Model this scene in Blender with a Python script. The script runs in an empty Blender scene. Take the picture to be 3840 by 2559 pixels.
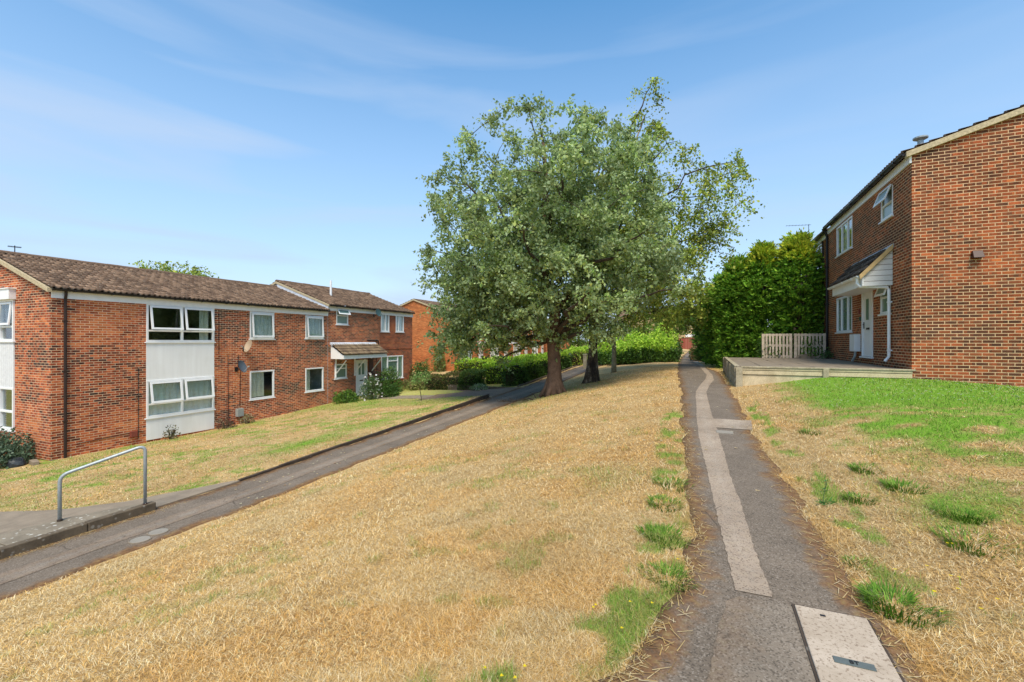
import bpy, math, random
import numpy as np
from mathutils import Vector, Matrix
from math import radians, sin, cos, pi
rng = np.random.default_rng(7); random.seed(7)
S = bpy.context.scene; COL = S.collection

# ------------------------------------------------------------ camera, sky, sun, exposure
YAW = math.atan(444/1046.0)
cam = bpy.data.cameras.new('camera'); cam.lens = 16.0; cam.sensor_width = 36.0
cam.clip_start = 0.05; cam.clip_end = 3000
co = bpy.data.objects.new('camera', cam); COL.objects.link(co)
co.location = (0, 0, 0); co.rotation_euler = (radians(90), 0, YAW)
S.camera = co
S.view_settings.view_transform = 'Standard'; S.view_settings.look = 'None'
S.view_settings.gamma = 1; S.view_settings.exposure = 1.35
SUNV = Vector((0.24, -0.52, 0.92)).normalized()
SUN_EL = math.asin(SUNV.z); SUN_AZ = math.atan2(SUNV.x, SUNV.y)
W = bpy.data.worlds.new('World'); S.world = W; W.use_nodes = True
nt = W.node_tree; N = nt.nodes; L = nt.links
for n in list(N): N.remove(n)
wo = N.new('ShaderNodeOutputWorld'); bg = N.new('ShaderNodeBackground'); L.new(bg.outputs[0], wo.inputs[0])
sky = N.new('ShaderNodeTexSky'); sky.sky_type = 'NISHITA'; sky.sun_disc = False
sky.sun_elevation = SUN_EL; sky.sun_rotation = SUN_AZ; sky.air_density = 1.0; sky.dust_density = 0.6; sky.ozone_density = 1.2
bg.inputs[1].default_value = 0.15
tc = N.new('ShaderNodeTexCoord'); mp = N.new('ShaderNodeMapping'); mp.inputs['Scale'].default_value = (0.75, 0.75, 6.0)
mp.inputs['Rotation'].default_value = (0.0, 0.0, 0.3)
L.new(tc.outputs['Generated'], mp.inputs[0])
no = N.new('ShaderNodeTexNoise'); no.inputs['Scale'].default_value = 2.1; no.inputs['Detail'].default_value = 5; no.inputs['Roughness'].default_value = 0.45
no.inputs['Distortion'].default_value = 0.5
L.new(mp.outputs[0], no.inputs['Vector'])
cr = N.new('ShaderNodeMapRange'); cr.inputs[1].default_value = 0.46; cr.inputs[2].default_value = 0.72; cr.inputs[3].default_value = 0.0; cr.inputs[4].default_value = 0.42
L.new(no.outputs[0], cr.inputs[0])
# clouds thicken towards the west (-x) and thin to the east
sx = N.new('ShaderNodeSeparateXYZ'); L.new(tc.outputs['Generated'], sx.inputs[0])
wx = N.new('ShaderNodeMapRange'); wx.inputs[1].default_value = 0.3; wx.inputs[2].default_value = -0.7; wx.inputs[3].default_value = 0.25; wx.inputs[4].default_value = 1.0
L.new(sx.outputs[0], wx.inputs[0])
mu = N.new('ShaderNodeMath'); mu.operation = 'MULTIPLY'; L.new(cr.outputs[0], mu.inputs[0]); L.new(wx.outputs[0], mu.inputs[1])
hz = N.new('ShaderNodeMapRange'); hz.inputs[1].default_value = 0.60; hz.inputs[2].default_value = 0.02; hz.inputs[3].default_value = 0.0; hz.inputs[4].default_value = 0.84
L.new(sx.outputs[2], hz.inputs[0])
mx2 = N.new('ShaderNodeMath'); mx2.operation = 'MAXIMUM'; L.new(mu.outputs[0], mx2.inputs[0]); L.new(hz.outputs[0], mx2.inputs[1])
ad = N.new('ShaderNodeMath'); ad.operation = 'ADD'; ad.use_clamp = True; L.new(mu.outputs[0], ad.inputs[0]); L.new(hz.outputs[0], ad.inputs[1])
hs = N.new('ShaderNodeHueSaturation'); hs.inputs['Saturation'].default_value = 1.24; hs.inputs['Hue'].default_value = 0.490; hs.inputs['Value'].default_value = 0.67; L.new(sky.outputs[0], hs.inputs['Color'])
mc = N.new('ShaderNodeMix'); mc.data_type = 'RGBA'; mc.inputs['B'].default_value = (1.50, 1.86, 2.45, 1)
L.new(ad.outputs[0], mc.inputs['Factor']); L.new(hs.outputs[0], mc.inputs['A'])
L.new(mc.outputs['Result'], bg.inputs[0])
sl = bpy.data.lights.new('sun', 'SUN'); sl.energy = 1.75; sl.angle = radians(20); sl.color = (1.0, 0.90, 0.74)
so = bpy.data.objects.new('sun', sl); COL.objects.link(so)
so.rotation_euler = (-SUNV).to_track_quat('-Z', 'Y').to_euler(); so.location = (5, -5, 30)

# ------------------------------------------------------------ material helpers
class G:
    def __init__(s, name):
        s.m = bpy.data.materials.new(name); s.m.use_nodes = True; s.t = s.m.node_tree
        s.b = s.t.nodes['Principled BSDF']; s.out = s.t.nodes['Material Output']
        s.b.inputs['Roughness'].default_value = 0.85; s.b.inputs['Specular IOR Level'].default_value = 0.25
    def n(s, typ, **kw):
        x = s.t.nodes.new('ShaderNode'+typ)
        for k, v in kw.items(): setattr(x, k, v)
        return x
    def set(s, sock, v):
        if isinstance(v, bpy.types.NodeSocket): s.t.links.new(v, sock)
        elif v is not None:
            if isinstance(v, (tuple, list)) and len(v) == 3 and sock.type == 'RGBA': v = (*v, 1)
            sock.default_value = v
    def math(s, op, a, b=None, c=None, clamp=False):
        x = s.n('Math', operation=op, use_clamp=clamp); s.set(x.inputs[0], a); s.set(x.inputs[1], b)
        if c is not None: s.set(x.inputs[2], c)
        return x.outputs[0]
    def pos(s): return s.n('NewGeometry').outputs['Position']
    def sep(s, v):
        x = s.n('SeparateXYZ'); s.set(x.inputs[0], v); return x.outputs
    def comb(s, a, b, c=0.0):
        x = s.n('CombineXYZ'); s.set(x.inputs[0], a); s.set(x.inputs[1], b); s.set(x.inputs[2], c); return x.outputs[0]
    def noise(s, scale, detail=4, rough=0.55, vec=None, dist=0.0):
        x = s.n('TexNoise'); s.set(x.inputs['Vector'], vec if vec is not None else s.pos())
        x.inputs['Scale'].default_value = scale; x.inputs['Detail'].default_value = detail; x.inputs['Roughness'].default_value = rough
        x.inputs['Distortion'].default_value = dist
        return x.outputs[0]
    def scalev(s, v, sc):
        x = s.n('VectorMath', operation='MULTIPLY'); s.set(x.inputs[0], v); x.inputs[1].default_value = sc; return x.outputs[0]
    def white(s, v):
        x = s.n('TexWhiteNoise', noise_dimensions='3D'); s.set(x.inputs['Vector'], v); return x.outputs['Value']
    def vor(s, scale, vec=None, out='Color', feature='F1'):
        x = s.n('TexVoronoi', feature=feature); s.set(x.inputs['Vector'], vec if vec is not None else s.pos()); x.inputs['Scale'].default_value = scale
        return x.outputs[out]
    def ramp(s, f, stops, interp='LINEAR'):
        x = s.n('ValToRGB'); s.set(x.inputs[0], f); r = x.color_ramp; r.interpolation = interp
        while len(r.elements) < len(stops): r.elements.new(0.5)
        for e, (p, c) in zip(r.elements, stops): e.position = p; e.color = (*c, 1) if len(c) == 3 else c
        return x.outputs[0]
    def mix(s, f, a, b, mode='MIX'):
        x = s.n('Mix', data_type='RGBA', blend_type=mode, clamp_factor=True)
        s.set(x.inputs['Factor'], f); s.set(x.inputs['A'], a); s.set(x.inputs['B'], b); return x.outputs['Result']
    def mr(s, v, a, b, c=0.0, d=1.0):
        x = s.n('MapRange'); s.set(x.inputs[0], v)
        for i, k in enumerate((a, b, c, d)): x.inputs[1+i].default_value = k
        return x.outputs[0]
    def attr(s, name, out='Color'): return s.n('Attribute', attribute_name=name).outputs[out]
    def bump(s, h, strength=0.3, dist=0.01):
        x = s.n('Bump'); x.inputs['Strength'].default_value = strength; x.inputs['Distance'].default_value = dist
        s.set(x.inputs['Height'], h); s.t.links.new(x.outputs[0], s.b.inputs['Normal'])
    def col(s, v): s.set(s.b.inputs['Base Color'], v); return s
    def rough(s, v): s.set(s.b.inputs['Roughness'], v); return s

def plain(name, c, rough=0.6, var=0.12, scale=6, metal=0.0, spec=0.3):
    g = G(name); f = g.noise(scale, 5, 0.6)
    lo = tuple(x*(1-var) for x in c); hi = tuple(min(1, x*(1+var)) for x in c)
    g.col(g.ramp(f, [(0.3, lo), (0.7, hi)])).rough(rough); g.b.inputs['Metallic'].default_value = metal
    g.b.inputs['Specular IOR Level'].default_value = spec
    return g.m

def brick_mat(name, cols, mortar, darkbias=0.0, bands=1.0):
    g = G(name); p = g.sep(g.pos())
    u = g.math('ADD', p[0], p[1]); v = g.math('ADD', p[2], 20.0); u = g.math('ADD', u, 100.0)
    row = g.math('FLOOR', g.math('DIVIDE', v, 0.075))
    half = g.math('MULTIPLY', g.math('MODULO', row, 2.0), 0.1125)
    uu = g.math('DIVIDE', g.math('ADD', u, half), 0.225); cidx = g.math('FLOOR', uu)
    fu = g.math('MULTIPLY', g.math('FRACT', uu), 0.225); fv = g.math('MULTIPLY', g.math('FRACT', g.math('DIVIDE', v, 0.075)), 0.075)
    wob = g.math('MULTIPLY', g.math('SUBTRACT', g.noise(28, 2), 0.5), 0.006)
    eu = g.math('MINIMUM', fu, g.math('SUBTRACT', 0.225, fu)); ev = g.math('MINIMUM', fv, g.math('SUBTRACT', 0.075, fv))
    e = g.math('ADD', g.math('MINIMUM', eu, ev), wob)
    mask = g.mr(e, 0.0053, 0.0087)
    cell = g.comb(cidx, row, 3.0)
    w = g.white(cell); w2 = g.white(g.comb(row, cidx, 9.0))
    low = g.noise(1.0, 3, 0.6, vec=g.scalev(g.pos(), (0.28, 0.28, 0.95)))
    lowc = g.math('MULTIPLY', g.math('SUBTRACT', low, 0.5), 1.9*bands)
    sub = g.white(g.comb(g.math('FLOOR', g.math('MULTIPLY', uu, 2.6)), row, 5.0))
    grain = g.math('MULTIPLY', g.math('SUBTRACT', g.noise(60, 3), 0.5), 0.25)
    blot = g.math('MULTIPLY', g.math('SUBTRACT', g.noise(9.0, 3, vec=g.scalev(g.pos(), (1, 1, 1.5))), 0.5), 0.35)
    f = g.math('ADD', g.math('ADD', g.math('MULTIPLY', w, 0.52), g.math('MULTIPLY', sub, 0.36)), g.math('ADD', lowc, g.math('ADD', grain, blot)))
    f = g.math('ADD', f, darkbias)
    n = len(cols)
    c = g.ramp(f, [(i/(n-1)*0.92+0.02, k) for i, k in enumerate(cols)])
    v2 = g.mr(w2, 0, 1, 0.75, 1.22)
    c = g.mix(1.0, c, g.comb(v2, v2, v2), 'MULTIPLY')
    mv = g.mr(g.noise(1.3, 4), 0.3, 0.7, 0.0, 1.0)
    mcol = g.mix(mv, mortar, tuple(x*0.62 for x in mortar))
    c = g.mix(mask, mcol, c)
    # white salt and lichen specks
    sp = g.mr(g.noise(17, 3, 0.7), 0.72, 0.76, 0, 0.6)
    c = g.mix(sp, c, (0.55, 0.5, 0.42))
    # damp, weathered foot of the wall and general soiling
    soil = g.mr(g.noise(0.7, 5, 0.65), 0.50, 0.75, 0, 0.30)
    c = g.mix(soil, c, g.mix(1.0, c, (0.62, 0.55, 0.5), 'MULTIPLY'))
    g.col(c).rough(0.92); g.b.inputs['Specular IOR Level'].default_value = 0.12
    g.bump(g.math('ADD', g.math('MULTIPLY', mask, 1.0), g.math('MULTIPLY', g.noise(90, 3), 0.35)), 0.55, 0.006)
    return g.m

M = {}
OR = [(0.56, 0.175, 0.062), (0.47, 0.120, 0.046), (0.35, 0.080, 0.034), (0.20, 0.055, 0.028), (0.090, 0.038, 0.028), (0.055, 0.034, 0.03)]
M['brick_left'] = brick_mat('brick_orange_red', OR, (0.78, 0.55, 0.35), -0.03)
M['brick_red'] = brick_mat('brick_red', [(0.40, 0.105, 0.035), (0.34, 0.075, 0.028), (0.28, 0.058, 0.025), (0.18, 0.045, 0.025), (0.07, 0.03, 0.025)], (0.55, 0.36, 0.22), -0.05)
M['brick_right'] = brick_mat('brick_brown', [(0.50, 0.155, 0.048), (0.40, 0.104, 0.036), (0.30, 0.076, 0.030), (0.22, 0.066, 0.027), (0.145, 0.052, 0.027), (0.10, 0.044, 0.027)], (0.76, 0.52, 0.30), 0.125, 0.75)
M['brick_far'] = brick_mat('brick_pale_orange', [(0.52, 0.19, 0.065), (0.48, 0.155, 0.05), (0.42, 0.13, 0.042), (0.36, 0.105, 0.037), (0.16, 0.055, 0.03)], (0.52, 0.24, 0.11), -0.22)
M['brick_buff'] = brick_mat('brick_buff', [(0.60, 0.42, 0.22), (0.55, 0.38, 0.2), (0.5, 0.34, 0.17), (0.42, 0.28, 0.14)], (0.6, 0.5, 0.35))
M['white'] = plain('white_upvc', (0.80, 0.81, 0.80), 0.35, 0.03, 3, spec=0.5)
M['panel'] = plain('white_render_panel', (0.76, 0.76, 0.73), 0.6, 0.06, 2.2)
g = G('streaked_white_panel'); st_ = g.noise(1.0, 5, 0.6, vec=g.scalev(g.pos(), (7, 7, .5))); c = g.ramp(st_, [(0.35, (.85, .85, .82)), (0.7, (.79, .785, .75))])
c = g.mix(g.mr(g.noise(1.2, 4), 0.5, 0.75, 0, .25), c, (.6, .58, .5)); g.col(c).rough(.6); M['panel'] = g.m
M['fascia'] = plain('painted_fascia', (0.82, 0.83, 0.82), 0.5, 0.06, 5)
M['oldwhite'] = plain('weathered_white_paint', (0.72, 0.71, 0.66), 0.7, 0.18, 14)
M['verge'] = plain('mortared_verge', (0.46, 0.38, 0.24), 0.9, 0.3, 20)
M['black'] = plain('black_plastic', (0.018, 0.017, 0.018), 0.4, 0.2, 8)
M['brownpipe'] = plain('dark_brown_plastic', (0.035, 0.022, 0.018), 0.45, 0.2, 8)
M['lead'] = plain('pale_lead_flashing', (0.55, 0.60, 0.66), 0.55, 0.18, 5)
M['galv'] = plain('galvanised_steel', (0.36, 0.40, 0.40), 0.5, 0.15, 25, metal=0.35, spec=0.5)
M['dishgrey'] = plain('grey_dish', (0.09, 0.11, 0.13), 0.5)
M['dishtan'] = plain('weathered_tan_dish', (0.42, 0.33, 0.23), 0.7)
M['dishgreen'] = plain('dark_green_dish', (0.035, 0.075, 0.075), 0.5)
M['greybox'] = plain('grey_box', (0.30, 0.31, 0.28), 0.6)
M['redbox'] = plain('red_brown_box', (0.22, 0.055, 0.035), 0.6)
M['brownvent'] = plain('brown_plastic_vent', (0.05, 0.02, 0.014), 0.45)
M['interior'] = plain('dim_room_wall', (0.10, 0.09, 0.075), 0.9)
M['net'] = plain('net_curtain', (0.80, 0.82, 0.86), 0.9, 0.1, 9)
M['drape'] = plain('cream_curtain', (0.66, 0.64, 0.58), 0.9, 0.12, 9)
M['green_blind'] = plain('pale_green_blind', (0.50, 0.60, 0.50), 0.9, 0.05)
M['sackcloth'] = plain('dark_soil_bag', (0.04, 0.045, 0.05), 0.5)
M['brown_timber'] = plain('dark_brown_timber', (0.10, 0.05, 0.035), 0.7)

g = G('window_glass')
gl = g.n('BsdfGlossy'); gl.inputs['Roughness'].default_value = 0.01; gl.inputs['Color'].default_value = (0.95, 0.97, 1, 1)
tr = g.n('BsdfTransparent'); tr.inputs['Color'].default_value = (0.86, 0.9, 0.88, 1)
fr = g.n('LayerWeight'); fr.inputs['Blend'].default_value = .5; fz = g.math('ADD', g.math('MULTIPLY', g.math('POWER', fr.outputs['Facing'], 3.5), 0.75), 0.055); ms = g.n('MixShader')
g.t.links.new(fz, ms.inputs[0]); g.t.links.new(tr.outputs[0], ms.inputs[1]); g.t.links.new(gl.outputs[0], ms.inputs[2])
g.t.links.new(ms.outputs[0], g.out.inputs[0]); M['glass'] = g.m
g = G('frosted_glass'); g.col((0.16, 0.24, 0.19)).rough(0.25); g.b.inputs['Specular IOR Level'].default_value = 0.8; M['frost'] = g.m

def tile_mat(name, cols, specks=0.5):
    g = G(name); a = g.attr('tile', 'Fac')
    f = g.math('ADD', g.math('MULTIPLY', a, 0.6), g.math('MULTIPLY', g.noise(2.2, 5, 0.65), 0.4))
    c = g.ramp(f, [(0.2+0.6*i/(len(cols)-1), k) for i, k in enumerate(cols)])
    li = g.mr(g.noise(22, 4, 0.7), 0.56, 0.66, 0, specks); c = g.mix(li, c, (0.42, 0.38, 0.30))
    di = g.mr(g.noise(11, 4, 0.7), 0.58, 0.7, 0, 0.55); c = g.mix(di, c, (0.045, 0.035, 0.028))
    g.col(c).rough(0.95); g.bump(g.noise(60, 3), 0.4, 0.005); return g.m
M['tiles'] = tile_mat('brown_concrete_tiles', [(0.095, 0.060, 0.040), (0.165, 0.105, 0.068), (0.26, 0.17, 0.11)])
M['tiles_porch'] = tile_mat('tan_concrete_tiles', [(0.13, 0.09, 0.06), (0.2, 0.14, 0.085), (0.27, 0.2, 0.12)], 0.2)
M['tiles_dark'] = tile_mat('dark_slate_tiles', [(0.03, 0.026, 0.024), (0.06, 0.048, 0.04), (0.10, 0.085, 0.07)], 0.45)

def boards(name, c1, c2, gap=(0.03, 0.02, 0.015), w=0.1, axis=2, peel=0.0):
    g = G(name); p = g.sep(g.pos()); q = g.math('DIVIDE', g.math('ADD', p[axis], 50.0), w)
    fr = g.math('FRACT', q); idx = g.math('FLOOR', q)
    c = g.mix(g.white(g.comb(idx, 1.0, 2.0)), c1, c2)
    gr = g.noise(14, 4, 0.6, vec=g.scalev(g.pos(), (1, 1, 1) if axis != 2 else (1, 1, 6)))
    c = g.mix(g.mr(gr, 0.35, 0.7, 0, 0.4), c, tuple(x*0.6 for x in c1))
    if peel: c = g.mix(g.mr(g.noise(30, 4, 0.7), 0.6, 0.66, 0, peel), c, (0.2, 0.15, 0.1))
    m = g.math('LESS_THAN', fr, 0.08); c = g.mix(m, c, gap)
    g.col(c).rough(0.8); g.bump(g.math('SUBTRACT', 1.0, m), 0.6, 0.01); return g.m
M['cladding'] = boards('white_weatherboard', (0.78, 0.77, 0.74), (0.72, 0.71, 0.68), w=0.145, peel=0.35, gap=(0.12, 0.08, 0.06))
M['vclad'] = boards('white_vertical_cladding', (0.74, 0.75, 0.74), (0.70, 0.71, 0.71), w=0.13, axis=0, gap=(0.5, 0.5, 0.5))
M['redfence'] = boards('red_brown_fence_boards', (0.30, 0.075, 0.045), (0.38, 0.14, 0.09), w=0.14, axis=0)

def wood(name, c, d, sc=3.0):
    g = G(name); n1 = g.noise(sc, 6, 0.7); n2 = g.noise(40, 3, 0.6)
    f = g.math('ADD', g.math('MULTIPLY', n1, 0.6), g.math('MULTIPLY', n2, 0.4))
    c2 = g.ramp(f, [(0.35, d), (0.62, c)]); g.col(c2).rough(0.9); g.bump(n2, 0.5, 0.004); return g.m
M['sleeper'] = wood('weathered_cream_board', (0.66, 0.55, 0.35), (0.36, 0.29, 0.17))
M['concpost'] = wood('grey_concrete_post', (0.46, 0.40, 0.27), (0.22, 0.18, 0.11), 5)
M['pallet'] = wood('bleached_pallet_wood', (0.66, 0.56, 0.43), (0.36, 0.29, 0.21), 6)
M['bark'] = wood('brown_tree_bark', (0.20, 0.12, 0.075), (0.055, 0.033, 0.02), 4)
M['limb'] = wood('grey_brown_limb', (0.10, 0.075, 0.05), (0.03, 0.022, 0.015), 6)
g = G('birch_bark'); c = g.ramp(g.noise(3.0, 6, 0.75, vec=g.scalev(g.pos(), (1, 1, 0.5))), [(0.40, (0.03, 0.022, 0.016)), (0.52, (0.12, 0.09, 0.06)), (0.62, (0.42, 0.36, 0.28))])
g.col(c); g.bump(g.noise(14, 4, 0.7), 0.8, 0.03); M['birch'] = g.m
M['palebark'] = wood('pale_green_bark', (0.34, 0.30, 0.19), (0.16, 0.14, 0.08), 5)
M['tan'] = plain('bare_timber', (0.55, 0.38, 0.17), 0.7, 0.15, 9)

def asphalt(name, base, moss=1.0):
    g = G(name); n = g.noise(1.6, 5, 0.65); ch = g.vor(120, out='Color'); bw = g.n('RGBToBW'); g.set(bw.inputs[0], ch)
    c = g.mix(g.mr(n, 0.3, 0.7), tuple(x*0.8 for x in base), tuple(x*1.25 for x in base))
    c = g.mix(g.mr(bw.outputs[0], 0.66, 0.85, 0, 0.45), c, (0.34, 0.29, 0.23))
    c = g.mix(g.mr(bw.outputs[0], 0.34, 0.22, 0, 0.5), c, (0.03, 0.024, 0.018))
    ed = g.attr('edge', 'Fac')
    e2 = g.math('ADD', ed, g.math('MULTIPLY', g.math('SUBTRACT', g.noise(5, 5, 0.7), 0.5), 1.3))
    mk = g.math('MULTIPLY', g.mr(e2, 0.45, 0.85), moss*0.8, clamp=True)
    dirt = g.ramp(g.noise(16, 5, 0.7), [(0.33, (0.07, 0.042, 0.02)), (0.5, (0.19, 0.088, 0.032)), (0.62, (0.24, 0.15, 0.05)), (0.74, (0.36, 0.26, 0.12))])
    c = g.mix(mk, c, dirt)
    # hairline cracks
    vd = g.n('TexVoronoi', feature='DISTANCE_TO_EDGE'); vd.inputs['Scale'].default_value = 0.55
    wv = g.n('VectorMath', operation='ADD'); g.set(wv.inputs[0], g.pos())
    nz = g.n('TexNoise'); nz.inputs['Scale'].default_value = 3.0; sv = g.scalev(nz.outputs['Color'], (0.35, 0.35, 0.35)); g.set(wv.inputs[1], sv); g.set(vd.inputs['Vector'], wv.outputs[0])
    ck = g.mr(vd.outputs['Distance'], 0.005, 0.0, 0, 0.55); ck = g.math('MULTIPLY', ck, g.mr(g.noise(0.9, 2), 0.52, 0.62))
    c = g.mix(ck, c, (0.02, 0.014, 0.01))
    g.col(c).rough(0.93); g.bump(g.math('ADD', bw.outputs[0], g.math('MULTIPLY', g.noise(8, 4), 0.6)), 0.5, 0.006); return g.m
M['asphalt'] = asphalt('old_asphalt', (0.165, 0.130, 0.095))
M['strip_left'] = asphalt('faint_trench_patch', (0.235, 0.195, 0.15), 0.35)
M['asphalt2'] = asphalt('newer_asphalt', (0.205, 0.165, 0.122), 0.25)
M['strip'] = asphalt('pale_trench_patch', (0.37, 0.30, 0.225), 0.25)
M['asphalt_far'] = asphalt('brown_asphalt', (0.22, 0.145, 0.09), 1.0)

def concrete(name, base, spots=0.0, dark=0.4):
    g = G(name); c = g.ramp(g.noise(3, 6, 0.7), [(0.3, tuple(x*(1-dark) for x in base)), (0.7, base)])
    c = g.mix(g.mr(g.noise(45, 3, 0.7), 0.55, 0.7, 0, 0.5), c, tuple(x*0.5 for x in base))
    if spots:
        v = g.n('TexVoronoi', feature='F1'); v.inputs['Scale'].default_value = 13; v.inputs['Randomness'].default_value = 1; g.set(v.inputs['Vector'], g.pos())
        d = g.math('ADD', v.outputs['Distance'], g.math('MULTIPLY', g.noise(7, 6, .8), 1.1))
        c = g.mix(g.mr(d, 0.80, 0.66, 0, spots), c, (0.52, 0.50, 0.43))
    g.col(c).rough(0.93); g.bump(g.noise(50, 4, 0.7), 0.5, 0.006); return g.m
M['slab'] = concrete('lichened_concrete', (0.27, 0.225, 0.16), 0.85)
M['kerbc'] = concrete('old_concrete_kerb', (0.17, 0.13, 0.085), 0.3, 0.6)
M['kerbd'] = concrete('dark_concrete_edging', (0.085, 0.062, 0.045), 0.15, 0.5)
M['pave'] = concrete('worn_concrete_paving', (0.30, 0.24, 0.17), 0.0, 0.35)
M['flag'] = concrete('grey_flagstones', (0.27, 0.22, 0.16), 0.12, 0.35)
M['roundc'] = concrete('round_cover_concrete', (0.30, 0.27, 0.22), 0.0, 0.2)
g = G('speckled_cover_concrete'); n = g.noise(55, 4, 0.7); c = g.ramp(g.noise(5, 5, 0.7), [(0.3, (0.36, 0.285, 0.205)), (0.7, (0.52, 0.43, 0.33))])
c = g.mix(g.mr(n, 0.54, 0.62, 0, 0.7), c, (0.15, 0.10, 0.06)); c = g.mix(g.mr(g.noise(160, 2), 0.6, 0.7, 0, 0.4), c, (0.22, 0.18, 0.13))
g.col(c).rough(0.9); g.bump(n, 0.3, 0.003); M['cover'] = g.m

# grass ground: vertex attributes green / brown drive the patches
g = G('dry_lawn'); gr = g.attr('green', 'Fac')
n1 = g.noise(0.9, 6, 0.65); n2 = g.noise(26, 5, 0.75); n3 = g.noise(110, 3, 0.8, vec=g.scalev(g.pos(), (1, 0.45, 1)))
f = g.math('ADD', g.math('MULTIPLY', n1, 0.30), g.math('ADD', g.math('MULTIPLY', n2, 0.35), g.math('MULTIPLY', n3, 0.35)))
dry = g.ramp(f, [(0.34, (0.14, 0.085, 0.036)), (0.46, (0.42, 0.275, 0.12)), (0.56, (0.57, 0.41, 0.20)), (0.68, (0.69, 0.53, 0.29))])
grn = g.ramp(g.math('ADD', g.math('MULTIPLY', n2, 0.5), g.math('MULTIPLY', n3, 0.5)), [(0.36, (0.06, 0.14, 0.012)), (0.5, (0.15, 0.32, 0.025)), (0.62, (0.27, 0.42, 0.06))])
gm = g.mr(g.math('ADD', gr, g.math('MULTIPLY', g.math('SUBTRACT', n2, 0.5), 1.5)), 0.38, .95)
g.col(g.mix(gm, dry, grn)).rough(1.0); g.b.inputs['Specular IOR Level'].default_value = 0.05
g.bump(g.math('ADD', n2, n3), 0.7, 0.02); M['lawn'] = g.m

def leafmat(name, back=None, trans=0.3, rough=0.5):
    g = G(name); a = g.attr('Col')
    if back:
        geo = g.n('NewGeometry'); a = g.mix(geo.outputs['Backfacing'], a, g.mix(0.5, a, back))
    g.col(a).rough(rough); g.b.inputs['Specular IOR Level'].default_value = 0.25
    t = g.n('BsdfTranslucent'); g.set(t.inputs['Color'], a); m = g.n('MixShader'); m.inputs[0].default_value = trans
    g.t.links.new(g.b.outputs[0], m.inputs[1]); g.t.links.new(t.outputs[0], m.inputs[2]); g.t.links.new(m.outputs[0], g.out.inputs[0]); return g.m
M['leaf'] = leafmat('leaf'); M['leaf_silver'] = leafmat('whitebeam_leaf', (0.34, 0.44, 0.25), 0.35)
M['blade'] = leafmat('grass_blade', None, 0.25, 0.7)

# ------------------------------------------------------------ object helpers
def tag(o, label, cat, group=None):
    o['label'] = label; o['category'] = cat
    if group: o['group'] = group
    return o
def root(name, label, cat, loc=(0, 0, 0), group=None):
    o = bpy.data.objects.new(name, None); o.location = loc; COL.objects.link(o); o.empty_display_size = 0.2
    return tag(o, label, cat, group)
def worg(p):
    v = Vector((0, 0, 0))
    while p is not None: v += Vector(p.location); p = p.parent
    return v
def arr_obj(name, V, F, mat, parent=None, loc=None, attrs=None, smooth=False):
    V = np.asarray(V, dtype=np.float64); F = np.asarray(F, dtype=np.int32)
    org = np.array(worg(parent)) if parent is not None else (np.array(loc) if loc is not None else np.zeros(3))
    me = bpy.data.meshes.new(name); n = len(V); k = F.shape[1]; m = len(F)
    me.vertices.add(n); me.vertices.foreach_set('co', (V-org).astype(np.float32).ravel())
    me.loops.add(m*k); me.loops.foreach_set('vertex_index', F.ravel())
    me.polygons.add(m); me.polygons.foreach_set('loop_start', np.arange(0, m*k, k, dtype=np.int32))
    try: me.polygons.foreach_set('loop_total', np.full(m, k, dtype=np.int32))
    except Exception: pass
    if smooth: me.polygons.foreach_set('use_smooth', np.ones(m, dtype=bool))
    me.update(calc_edges=True)
    for nm, d in (attrs or {}).items():
        if d.ndim == 2:
            a = me.attributes.new(nm, 'FLOAT_COLOR', 'POINT'); a.data.foreach_set('color', np.hstack([d, np.ones((n, 1))]).astype(np.float32).ravel())
        else:
            a = me.attributes.new(nm, 'FLOAT', 'POINT'); a.data.foreach_set('value', d.astype(np.float32))
    me.materials.append(mat)
    o = bpy.data.objects.new(name, me); COL.objects.link(o)
    if parent is not None: o.parent = parent
    elif loc is not None: o.location = loc
    return o
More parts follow.
